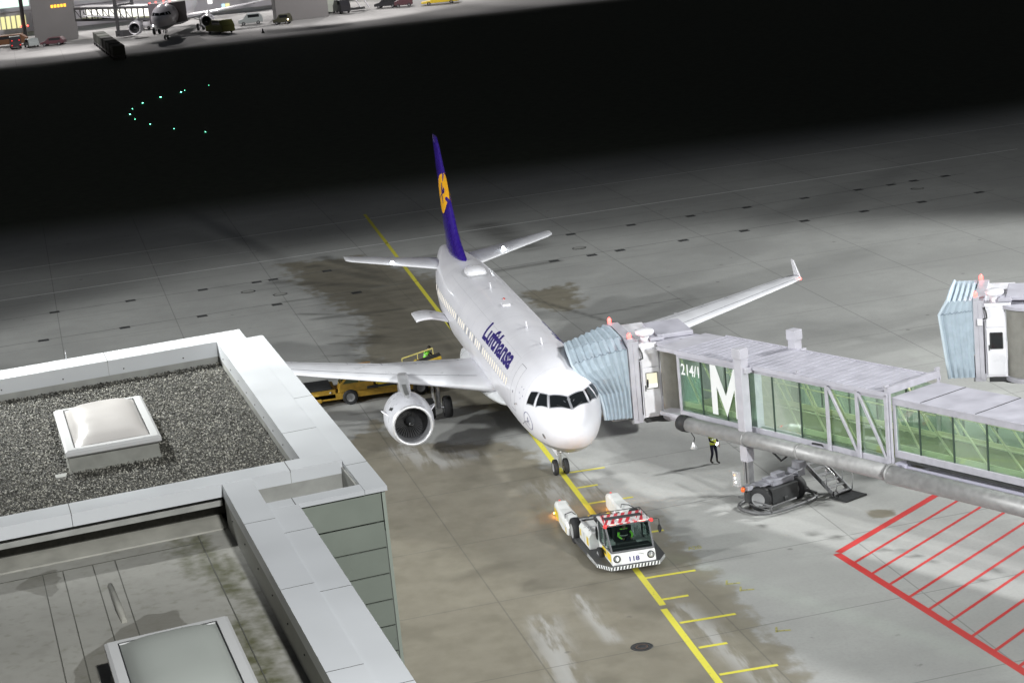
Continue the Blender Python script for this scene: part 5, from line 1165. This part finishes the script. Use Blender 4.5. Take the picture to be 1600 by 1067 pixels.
mb = MB(); mb.box(-8.75, -8.35, -.8, .8, .72, .90, T=TC); mb.box(-8.5, -8.3, -.3, .55, .85, 1.0, T=TC); mb.build('dashboard', DARK, cbf, bevel=.03)
mb = MB(); mb.box(-7.55, -7.2, -.35, .4, .75, 1.35, T=TC); mb.box(-7.95, -7.4, -.35, .4, .62, .80, T=TC); mb.build('seat', BLACK, cbf, bevel=.04)
mb = MB(); mb.rev([(0, .17), (.02, .185), (.04, .17)], TC(-8.22, .03, 1.02), (.8, 0, .6), 24); mb.build('steering_wheel', BLACK, cbf)
mb = MB(); mb.prism([(-8.36, -.96), (-8.36, .96), (-7.08, .96), (-7.08, -.96)], 1.735, 1.79, T=TC); rf = mb.build('cab_roof', pbr('roof_white', (.60, .57, .58), .4), tg, bevel=.015)
mb = MB()
for k in range(7):
    y0 = -1.0+.30*k; P = [(-8.35, y0+.35), (-8.35, y0+.50), (-7.1, y0), (-7.1, y0-.15)]
    P = [(x, max(-.95, min(.95, y))) for x, y in P]
    if max(p[1] for p in P)-min(p[1] for p in P) > .05: mb.add([TC(x, y, 1.795) for x, y in P], [(0, 1, 2, 3)])
    z0 = -1.0+.3*k; P = [(z0, 1.737), (z0+.15, 1.737), (z0+.11, 1.788), (z0-.04, 1.788)]; P = [(max(-.95, min(.95, y)), z) for y, z in P]; mb.add([TC(-8.368, y, z) for y, z in P], [(0, 1, 2, 3)])
mb.build('red_stripes', pbr('red_reflective', (.55, .015, .03), .3), rf)
mb = MB()
for y in (-.85, .85): mb.bar(TC(-8.3, y, 1.93), TC(-7.15, y, 1.93), .03); [mb.bar(TC(x, y, 1.79), TC(x, y, 1.93), .025) for x in (-8.3, -7.7, -7.15)]
mb.bar(TC(-7.15, -.85, 1.93), TC(-7.15, .85, 1.93), .03); mb.box(-7.8, -7.55, -.75, .75, 1.80, 1.84, T=TC); mb.build('roof_rail', DARK, rf)
for y, lit in ((.42, 0), (-.32, 0)):
    mb = MB(); mb.rev([(-.07, .03), (-.05, .08), (.02, .095), (.03, .08), (.032, .005)], TC(-8.27, y, 1.86), (-1, 0, -.2), 16); mb.build('work_light', pbr('work_light_chrome', (.7, .7, .72), .2, .6), rf)
for x, y in ((-8.37, .93), (-8.34, -1.0), (-7.1, .2)):
    mb = MB(); mb.rev([(-.05, .05), (-.04, .075), (.05, .075), (.08, .05), (.085, .004)], TC(x, y, 1.73 if x < -8 else 1.85), (-1, 0, 0) if x < -8 else (0, 0, 1), 14); mb.build('warning_lamp', REDL if x < -8 else LGREY, rf)
for y in (.60, -.62):
    mb = MB(); mb.box(-8.374, -8.368, y-.12, y+.12, 1.745, 1.775, T=TC); mb.build('glowing_marker', emit('glowing_marker', (1, .25, .2), 5.), rf)
mb = MB(); mb.tube([TC(-8.2, -.92, 1.72), TC(-8.3, -1.25, 1.74), TC(-8.3, -1.33, 1.70), TC(-8.3, -1.33, 1.45)], .014, 6); mb.loft([[TC(-8.3+dx, -1.33+.075*math.cos(a), 1.30+.17*math.sin(a)) for a in [2*PI*k/16 for k in range(16)]] for dx in (-.03, .03)]); mb.build('side_mirror', BLACK, tg)
mb = MB(); mb.loft([[TC(-7.0+dx, .98+.05*math.cos(a), 1.05+.3*math.sin(a)) for a in [2*PI*k/12 for k in range(12)]] for dx in (-.03, .03)]); mb.build('side_mirror', BLACK, tg)
# engine housings, wheels, arms
for s in (1, -1):
    mb = MB(); P = [(.42, .62*s), (.42, 1.28*s), (.95, 1.28*s), (1.12, 1.16*s), (1.12, .62*s)]
    mb.loft([[TT(x, y, z) for z, y in P] for x in (-7.05, -5.35)], smooth=False); eh = mb.build('engine_housing', TW, tg, bevel=.03)
    mb = MB(); mb.box(-6.95, -6.65, 1.283*s, 1.29*s, .55, .9, T=TT); mb.box(-5.7, -5.5, 1.283*s, 1.29*s, .6, .9, T=TT); mb.build('yellow_sticker', YELLOW, eh)
    mb = MB(); mb.box(-6.21, -6.19, .63*s, 1.27*s, 1.122, 1.13, T=TT); mb.box(-6.21, -6.19, 1.281*s, 1.286*s, .45, .93, T=TT); mb.build('housing_seam', SEAM, eh)
    mb = MB(); wheel(mb, TT(-4.75, 1.28*s, .56), .56, .38); mb.build('rear_wheel', [BLACK, LGREY], tg)
    mb = MB(); wheel(mb, TT(-7.75, 1.02*s, .36), .36, .2); mb.build('front_wheel', [BLACK, LGREY], tg)
    mb = MB(); rr = []
    for x, w0, w1, zt in ((-4.35, 1.12, 1.62, .62), (-4.1, 1.05, 1.66, .78), (-3.3, .98, 1.66, .86), (-2.5, .98, 1.60, .84), (-2.1, 1.02, 1.56, .90), (-1.7, .98, 1.54, .93), (-1.2, 1.02, 1.48, .80), (-1.12, 1.06, 1.44, .70)):
        yc = -.15*s if 0 else 0; rr.append([TT(x, s*(w0-.1)+yc, .22), TT(x, s*(w1-.1), .22), TT(x, s*(w1-.1), zt-.12), TT(x, s*(w1-.18), zt), TT(x, s*(w0-.02), zt), TT(x, s*(w0-.1), zt-.1)])
    mb.loft(rr, smooth=False); ar = mb.build('cradle_arm', TW, tg, bevel=.02)
    mb = MB(); mb.add([TT(-4.1, s*1.568, .26), TT(-1.5, s*1.452, .26), TT(-1.5, s*1.452, .66), TT(-2.2, s*1.475, .62), TT(-3.3, s*1.568, .56), TT(-4.1, s*1.568, .5)], [tuple(range(6))]); mb.build('yellow_skirt', YELLOW, ar)
    mb = MB(); mb.rev([(0, .05), (.05, .045), (.08, .005)], TT(-1.3, s*1.15, .80), (0, 0, 1), 10); mb.build('red_lamp', REDL, ar)
    mb = MB(); mb.rev([(0, .035), (.04, .03), (.05, .005)], TT(-1.3, s*1.42, .30), (.4, s, 0), 10); mb.build('orange_lamp', emit('orange_marker', (1, .45, .08), 25.), ar); ol = bpy.data.lights.new('orange_lamp_light', 'POINT'); ol.energy = 32; ol.color = (1, .42, .08); ol.shadow_soft_size = .05; oo = bpy.data.objects.new('orange_lamp_light', ol); COL.objects.link(oo); oo.location = TT(-.95, s*1.15, .35)
    mb = MB(); mb.tube([TT(-3.6, s*1.0, .87), TT(-3.3, s*1.1, .92), TT(-3.4, s*1.4, .88), TT(-3.8, s*1.5, .85)], .02, 6); mb.build('hose', DARK, ar)
mb = MB(); mb.box(-5.4, -3.9, -1.0, 1.0, .35, .62, T=TT); mb.box(-4.9, -4.5, -.9, .9, .62, .95, T=TT); mb.box(-6.9, -5.4, -.55, .55, .5, .72, T=TT); mb.tube([TT(-4.2, .7, .75), TT(-3.6, .3, .7), TT(-3.9, -.4, .72)], .07, 8); mb.box(-4.3, -3.7, .35, .9, .4, .75, T=TT); mb.box(-4.3, -3.6, -.9, -.4, .4, .7, T=TT); mb.tube([TT(-6.6, -.4, .85), TT(-5.6, -.2, .9)], .12, 12); mb.build('cradle_mechanism', TD, tg, bevel=.02)
mb = MB(); mb.box(-3.75, -3.62, -.45, .45, .5, .66, T=TT); mb.box(-4.1, -3.5, .38, .46, .66, .72, T=TT); mb.box(-4.1, -3.5, -.46, -.38, .66, .72, T=TT); mb.build('yellow_gate', YELLOW, tg, bevel=.01)
mb = MB(); mb.tube([TT(-5.3, .62, 1.2), TT(-5.3, 1.2, 1.2), TT(-6.9, 1.2, 1.22)], .03, 6); mb.box(-6.7, -5.9, .5, .62, 1.0, 1.2, T=TT); mb.build('grab_rail', LGREY, tg)
for x, y in ((-4.8, -1.55), (-8.8, 1.2)):
    pass
person('person in a green hi-vis jacket seated behind the windscreen of the tow tractor', (-7.82, .02, .0), PI, dict(pelvis=(0, 0, .95), spine=(.0, 0, 1.12), chest=(.05, 0, 1.32), neck=(.07, 0, 1.42), head0=(.09, 0, 1.49), head1=(.11, 0, 1.58), head2=(.10, 0, 1.67), lsh=(.06, .19, 1.36), rsh=(.06, -.19, 1.36), lel=(.30, .30, 1.20), rel=(.30, -.30, 1.20), lwr=(.52, .2, 1.14), rwr=(.52, -.2, 1.14), lha=(.58, .17, 1.15), rha=(.58, -.17, 1.15), lkn=(.42, .14, .93), rkn=(.42, -.14, .93), lan=(.55, .14, .62), ran=(.55, -.14, .62), lto=(.68, .14, .58), rto=(.68, -.14, .58)), top=VEST, legs=NAVY, vest=DCLOTH)

# ------------------------------------------------------------------ belt loader at the open aft hold
LX = 24.0
bl = thing('belt_loader', 'yellow belt loader with dark cab windows and raised conveyor reaching under the wing', 'belt loader', (LX, 7, 0))
def TL(x, y, z): return Vector((LX+x, y, z))
mb = MB(); mb.box(-.95, .95, 2.9, 9.9, .35, .72, T=TL); mb.box(-.95, .95, 8.6, 10.2, .42, .95, T=TL); mb.box(-1.02, 1.0, 9.4, 10.6, .30, .50, T=TL); mb.build('chassis', ORANGEY, bl, bevel=.04)
mb = MB(); mb.box(-.98, .98, 8.8, 10.5, .96, 1.06, T=TL); mb.box(-1.0, -.96, 2.9, 6.9, .75, .9, T=TL); mb.build('dark_deck', DARK, bl, bevel=.02)
mb = MB(); mb.loft([[TL(x, y, z) for y, z in ((6.5, .72), (8.5, .72), (8.35, 1.2), (7.9, 1.62), (6.6, 1.62))] for x in (-.98, -.1)], smooth=False); cb_ = mb.build('cab', ORANGEY, bl, bevel=.05)
mb = MB(); mb.add([TL(-1.0, y, z) for y, z in ((6.7, 1.18), (8.2, 1.18), (7.85, 1.54), (6.7, 1.54))], [(0, 1, 2, 3)]); mb.add([TL(x, y, z) for x, y, z in ((-.92, 8.37, 1.22), (-.16, 8.37, 1.22), (-.16, 7.94, 1.6), (-.92, 7.94, 1.6))], [(0, 1, 2, 3)]); mb.build('cab_window', pbr('tinted_cab_glass', (.05, .07, .03), .05), cb_)
mb = MB(); mb.bar(TL(-1.012, 7.3, 1.18), TL(-1.012, 7.3, 1.54), .05); mb.build('window_post', ORANGEY, cb_)
mb = MB(); mb.tube([TL(-.95, 6.6, 1.62), TL(-.95, 6.6, 2.2), TL(-.95, 8.3, 2.2), TL(-.95, 8.3, 1.3)], .025, 6); mb.build('hoop_rail', pbr('rail_dark_orange', (.25, .12, .02), .5), bl)
for y in (7.85, 4.0):
    for x in (-.98, .98):
        mb = MB(); wheel(mb, TL(x*.95, y, .42), .42, .28, ax=(1, 0, 0)); mb.build('wheel', [BLACK, GREY], bl)
b0, b1 = TL(.2, 7.2, .80), TL(.2, 2.6, 1.72)
mb = MB(); mb.bar(b0, b1, .95, .16); cv_ = mb.build('conveyor', pbr('conveyor_frame_yellow', (.62, .42, .04), .45, var=.2), bl, bevel=.02)
mb = MB(); mb.bar(b0+Vector((0, 0, .09)), b1+Vector((0, 0, .09)), .72, .03); mb.build('rubber_belt', BLACK, cv_)
mb = MB()
r0_, r1_ = b0+(b1-b0)*.55, b0+(b1-b0)*.93
mb.bar(r0_+Vector((.5, 0, .42)), r1_+Vector((.5, 0, .42)), .06)
for k in range(3): p = r0_+(r1_-r0_)*k/2+Vector((.5, 0, 0)); mb.bar(p, p+Vector((0, 0, .42)), .04)
mb.build('conveyor_rail', pbr('rail_bright_yellow', (.85, .75, .25), .4), cv_)
mb = MB()
for k in range(3): mb.box(-.98+.0*k, .98, 3.2+1.1*k, 4.1+1.1*k, .72, .78+.12*k, T=TL)
mb.bar(TL(-.3, 5.2, .7), TL(-.2, 3.9, 1.6), .1); mb.bar(TL(.5, 5.2, .7), TL(.5, 3.9, 1.6), .1); mb.box(-.985, -.96, 4.6, 6.4, .95, 1.2, T=TL); mb.build('side_panel', YELLOW, bl, bevel=.02)
mb = MB(); mb.rev([(-.02, .06), (0, .06), (.02, .01)], TL(-1.03, 8.9, .8), (-1, 0, 0), 12); mb.build('round_lamp', LGREY, bl)

# ------------------------------------------------------------------ the far apron and terminal
def box_thing(name, label, cat, loc, parts, group=None, rz=0):
    t = thing(name, label, cat, loc, group); R = Matrix.Rotation(rz, 3, 'Z'); L_ = Vector(loc)
    for nm, mat, boxes, bev in parts:
        mb = MB()
        for b in boxes:
            if isinstance(b, tuple) and b[0] == 'w':
                c = L_+R @ Vector(b[1]); wheel(mb, c, b[2], b[3], ax=tuple(R @ Vector((0, 1, 0))))
            else: mb.box(*b, T=lambda x, y, z: L_+R @ Vector((x, y, z)))
        mb.build(nm, mat, t, bevel=bev)
    return t
BLK = pbr('grey_tower_wall', (.19, .185, .185), .8, var=.08, vscale=.3)
box_thing('stair_tower', 'grey block tower at the top left where the far jet bridge starts', 'tower', (300, 28.6, 0), [('wall', BLK, [(-4, 4, -3.7, 3.6, 0, 9)], .05)])
mb = MB()
for k in range(5): mb.box(295.93, 295.98, 26.2+.55*k, 26.6+.55*k, 5.75, 6.25)
sg = mb.build('lit_sign', emit('orange_sign', (1, .45, .02), 2.2), off=(296, 27.5, 6)); tag(sg, 'small orange lit sign high on the near face of the left grey tower', 'sign')
mb = MB(); mb.box(298, 300, 32.22, 32.26, 4.2, 5.9); sg = mb.build('lit_sign', emit('orange_sign', (1, .45, .02), 2.2), off=(299, 32.2, 5)); tag(sg, 'orange lit panel on the left side of the left grey tower', 'sign')
box_thing('stair_tower', 'wide grey block tower at the top centre behind the parked loader', 'tower', (288, -13.4, 0), [('wall', BLK, [(-4, 4, -4.6, 4.4, 0, 9)], .05)])
# terminal facade
FW = pbr('far_terminal_wall', (.55, .54, .58), .6, var=.05, vscale=.2)
ft = thing('far_terminal', 'long pale far terminal with lit windows along the top edge of the photo', 'terminal', (330, 10, 0))
mb = MB(); mb.box(326, 350, -36, 70, 0, 14); mb.box(325, 326, -36, 70, 4.0, 4.3); mb.build('wall', FW, ft)
GW = emit('greenish_window', (.75, 1, .85), 1.3); YW = emit('yellow_window', (1, .95, .45), 1.0); CW_ = emit('cyan_window', (.55, .85, 1), 1.3); WW = emit('white_window', (1, .98, .92), 2.2)
def win(y0, y1, z0, z1, m_):
    mb = MB(); mb.box(325.9, 325.96, y0, y1, z0, z1); mb.build('window', m_, ft)
for k in range(9): win(34.6+k*.95, 35.3+k*.95, .9, 3.2, YW)
for y0, y1, z0, z1, m_ in ((33.6, 44, 4.8, 7.5, GW), (16.8, 24.5, 4.9, 7, GW), (13.6, 14.4, 3.9, 5.6, WW), (9.4, 10.4, 3.6, 5.5, WW), (7.2, 8.6, 4, 6, GW), (3.2, 5.0, 1.4, 6, CW_), (5.4, 5.9, 1, 6, YW), (-.2, .6, 1.5, 2.4, WW), (-2.5, -1.9, -.1+.3, 1.2, CW_), (-3.4, -2.6, .3, 1.2, YW), (-7.0, -6.2, 1.6, 5, CW_), (11.2, 12.6, 3.9, 6, GW), (-9.5, -8.8, 2.9, 4.5, YW), (25, 31, 3.1, 3.35, WW)): win(y0, y1, z0, z1, m_)
mb = MB(); mb.box(310, 322, -22, -16.5, 3.4, 4.2); gc = mb.build('canopy_roof', pbr('green_canopy', (.01, .20, .10), .5), off=(316, -19, 0)); gc['label'] = 'flat green canopy over the far vehicles beside the wide grey tower'; gc['category'] = 'canopy'; gc.name = 'green_canopy'
mb = MB(); [mb.box(x, x+.2, y, y+.2, 0, 3.4) for x in (311, 321) for y in (-21.8, -16.9)]; mb.build('canopy_post', GREY, gc)
# mast with red lights
lm = thing('light_mast', 'tall dark mast with two pairs of red lights beside the left tower', 'mast', (306, 34.2, 0))
mb = MB(); mb.tube([(306, 34.2, 0), (306, 34.2, 22)], .35, 10); mb.box(305.9, 306.1, 33.4, 35.0, 2.35, 2.5); mb.build('pole', DARK, lm)
for y in (33.55, 34.75):
    mb = MB(); mb.rev([(-.14, .02), (0, .16), (.14, .02)], (305.8, y, 2.5), (0, 0, 1), 10); mb.build('red_light', RED, lm)
# far jet bridge
FA = Vector((296, 25.0, 0)); FB = Vector((276.5, 10.2, 0)); FD = (FB-FA).normalized(); FNn = Vector((-FD.y, FD.x, 0))
def T3(s, y, z): return FA+FD*s+FNn*y+Vector((0, 0, z))
fj = thing('jet_bridge', 'distant brightly lit jet bridge with dark frame reaching the far airliner', 'jet bridge', (296, 25, 0))
DFR = pbr('dark_bridge_frame', (.07, .07, .075), .5)
LT = (FB-FA).length
for nm_, m_, bx in (('tunnel_frame', DFR, [(0, LT, 0, .3, 3.0, 3.4), (0, LT, 2.7, 3, 3.0, 3.4), (0, LT, 0, .3, 5.0, 5.3), (0, LT, 2.7, 3, 5, 5.3)]+[(k*1.6, k*1.6+.12, 0, .2, 3.4, 5) for k in range(int(LT/1.6))]), ('tunnel_roof', pbr('grey_bridge_roof', (.25, .25, .26), .5), [(0, LT, -.05, 3.05, 5.3, 5.45)]), ('tunnel_floor', FLOORM, [(0, LT, .3, 2.7, 3.2, 3.4)]), ('lit_wall', emit('bright_tunnel_wall', (1, .98, .9), 1.6), [(0, LT-3, 2.3, 2.4, 3.45, 4.95)]), ('drive_column', DFR, [(12, 12.4, -.5, -.1, .8, 6.8), (12, 12.4, 3.1, 3.5, .8, 6.8), (11.9, 12.5, -.5, 3.5, 5.5, 5.8), (11.2, 13.2, -.2, 3.2, .3, 1.3)]), ('cab', pbr('dark_cab_wall', (.10, .09, .10), .6), [(LT-3, LT+2, -.6, 3.4, 2.4, 5.8)])):
    mb = MB(); [mb.box(*b, T=T3) for b in bx]; mb.build(nm_, m_, fj)
mb = MB(); 
for k in range(8): mb.bar(T3(k*2.0+.1, .1, 5.0), T3(k*2.0+1.8, .1, 3.4), .10)
mb.build('diagonal_brace', DFR, fj)
for k, (s, y, z) in enumerate(((LT-1.5, 0, 6), (LT-.5, .8, 6.1), (LT-2.5, -.5, 5.9), (LT+.2, 1.6, 6))):
    mb = MB(); mb.rev([(-.12, .02), (0, .14), (.14, .02)], T3(s, y, z), (0, 0, 1), 10); mb.build('beacon_light', RED, fj)
# far airliner: a copy of the near one, turned a little
fp = plane.copy(); COL.objects.link(fp)
for ch in plane.children:
    if ch.name.split('.')[0] in ('fuselage', 'wing', 'tailplane', 'tail_fin', 'engine_nacelle', 'engine_pylon', 'nose_gear', 'main_gear', 'cockpit_window_frame', 'wingtip_fence', 'belly_fairing', 'antenna_radome'): copy_tree(ch, fp, 9)
fp.location = (268.5, 11.2, 0); fp.rotation_euler.z = -.20
fp['label'] = 'small distant white airliner parked at the brightly lit far jet bridge'
for ch in fp.children:
    ch.matrix_parent_inverse = Matrix.Identity(4)
# ground vehicles far off
def car(loc, rz, label, col, lights=None, group='vehicles parked on the far apron', name='parked_car', cat='car', L_=4.2, H=1.5, W_=1.8):
    t = thing(name, label, cat, loc, group); R = Matrix.Rotation(rz, 3, 'Z'); L3 = Vector(loc); T = lambda x, y, z: L3+R @ Vector((x, y, z)); h = W_/2
    mb = MB(); mb.loft([[T(x, y, z) for x, z in ((-L_/2, .35), (L_/2, .35), (L_/2, H*.5), (L_*.28, H*.62), (L_*.12, H), (-L_*.38, H), (-L_/2, H*.62))] for y in (-h, h)], smooth=False); mb.build('body', col, t, bevel=.06)
    mb = MB(); mb.box(-L_*.36, L_*.10, -h-.01, h+.01, H*.66, H*.92, T=T); mb.build('window', COCKPIT, t)
    for x in (-L_*.3, L_*.3):
        for y in (-h+.1, h-.1): mb = MB(); wheel(mb, T(x, y, .33), .33, .22, ax=tuple(R @ Vector((0, 1, 0)))); mb.build('wheel', [BLACK, GREY], t)
    if lights:
        for (x, y, z), m_ in lights: mb = MB(); mb.rev([(-.12, .02), (0, .13), (.12, .02)], T(x, y, z), (0, 0, 1), 8); mb.build('tail_light', m_, t)
    return t
DK = pbr('dark_car_paint', (.03, .03, .035), .3); SILV = pbr('silver_car_paint', (.30, .33, .33), .3); MAR = pbr('maroon_paint', (.10, .04, .05), .4)
tl = [((-2.3, -.7, .7), REDL), ((-2.3, .7, .7), REDL), ((-2.2, -.6, 1.5), REDL), ((-2.2, .6, 1.5), REDL)]
car((290, 35.4, 0), .1, 'dark van with four glowing red tail lights at the left edge', DK, tl, name='parked_van', cat='van', H=2.1, L_=4.4)
car((289, 32.7, 0), .25, 'silver car second from the left edge on the far apron', SILV)
car((287.5, 29.0, 0), 1.3, 'maroon car third from the left edge before the grey tower', MAR, H=1.4)
car((285, -4.6, 0), 1.5, 'grey off-road vehicle standing beside the far wing tip', SILV, name='off_road_vehicle', cat='vehicle', H=1.9)
car((289, -28.8, 0), 1.2, 'small dark car with a white top right of the white stairs', DK, H=1.6)
car((284, -37.5, 0), 1.4, 'long low yellow vehicle at the top edge of the photo', YELLOW, name='service_vehicle', cat='vehicle', L_=6.5, H=1.3, W_=2.2)
car((287, -31.5, 0), 1.4, 'dark red van next to the long yellow vehicle', MAR, name='parked_van', cat='van', H=2.0, L_=3.2)
car((292, -18.6, 0), .3, 'white lorry with green lower side under the green canopy', pbr('pale_lorry', (.4, .43, .38), .5), name='parked_lorry', cat='lorry', L_=6, H=2.8, W_=2.2)
car((288, -20.6, 0), .3, 'dark van standing just right of the green canopy', DK, name='parked_van', cat='van', L_=4.5, H=2.4)
car((297, 37.5, 0), 1.5, 'low rust coloured container carrier at the far left edge', pbr('rust_brown', (.16, .07, .03), .7), name='container_carrier', cat='vehicle', L_=8, H=1.9, W_=2.3)
car((278.5, -9.6, 0), 1.2, 'dark tractor with orange lights before the wide grey tower', pbr('olive_dark', (.05, .05, .03), .6), [((-1.2, .9, .8), WARM), ((-1.2, .5, .8), WARM)], name='baggage_tractor', cat='tractor', L_=3, H=1.7, W_=1.6)
car((274.5, 1.2, 0), .4, 'dark loader vehicle with a yellow green box under the far wing', pbr('olive_green', (.14, .15, .03), .6), [((-1.5, 1.0, .9), WARM)], name='loader_vehicle', cat='vehicle', L_=6.5, H=2.3, W_=2.3)
car((300, 13.0, 0), .9, 'small white van under the far jet bridge with lit headlights', WHITE, [((-2.2, .7, .7), COOL), ((-2.2, -.7, .7), COOL)], name='parked_van', cat='van', H=2.2)
# flight of white passenger stairs
ps = thing('passenger_stairs', 'white mobile passenger stairs standing on the far apron right of the tower', 'stairs', (288.8, -24.5, 0))
mb = MB(); 
for y in (-25.6, -24.2): mb.bar((288.8, y, .4), (288.8-.0, y+1.6, 3.6), 1.5, .15)
mb.build('stair_flight', WHITE, ps); mb = MB(); mb.box(288, 289.6, -24.8, -22.4, .3, .7); mb.build('chassis', DARK, ps)
# baggage dollies
dl0 = None
for k in range(6):
    p = Vector((248.6, 18.3, 0)).lerp(Vector((281, 21.3, 0)), k/5.6)
    if dl0 is None:
        dl0 = thing('baggage_dolly', 'x', 'dolly', tuple(p), 'train of dark baggage dollies')
        mb = MB(); mb.box(-2.4, 2.4, -1.0, 1.0, .4, .6, T=lambda x, y, z: p+Vector((x, y, z))); mb.build('frame', DARK, dl0)
        mb = MB(); mb.box(-2.2, 2.2, -.95, .95, .6, 2.1, T=lambda x, y, z: p+Vector((x, y, z))); mb.build('covered_load', pbr('dark_green_canvas', (.045, .05, .04), .8), dl0, bevel=.12)
        for x in (-1.7, 1.7):
            for y in (-.9, .9): mb = MB(); wheel(mb, p+Vector((x, y, .28)), .28, .2); mb.build('wheel', [BLACK, GREY], dl0)
        o = dl0
    else: o = copy_tree(dl0); o.location = p
    o.rotation_euler.z = .09
    o['label'] = ['nearest dark dolly at the right end of the dolly train', 'second dark dolly counted from the near end of the train', 'third dark dolly counted from the near end of the train', 'fourth dark dolly counted from the near end of the train', 'fifth dark dolly counted from the near end of the train', 'farthest dark dolly at the upper left end of the train'][k]
mb = MB(); mb.rev([(0, .3), (.04, .3), (.05, .2), (.7, .05), (.72, .01)], (265.4, -5.2, 0), (0, 0, 1), 12); cn = mb.build('traffic_cone', DARK, off=(265.4, -5.2, 0)); tag(cn, 'small dark cone standing alone on the bright far apron', 'cone')
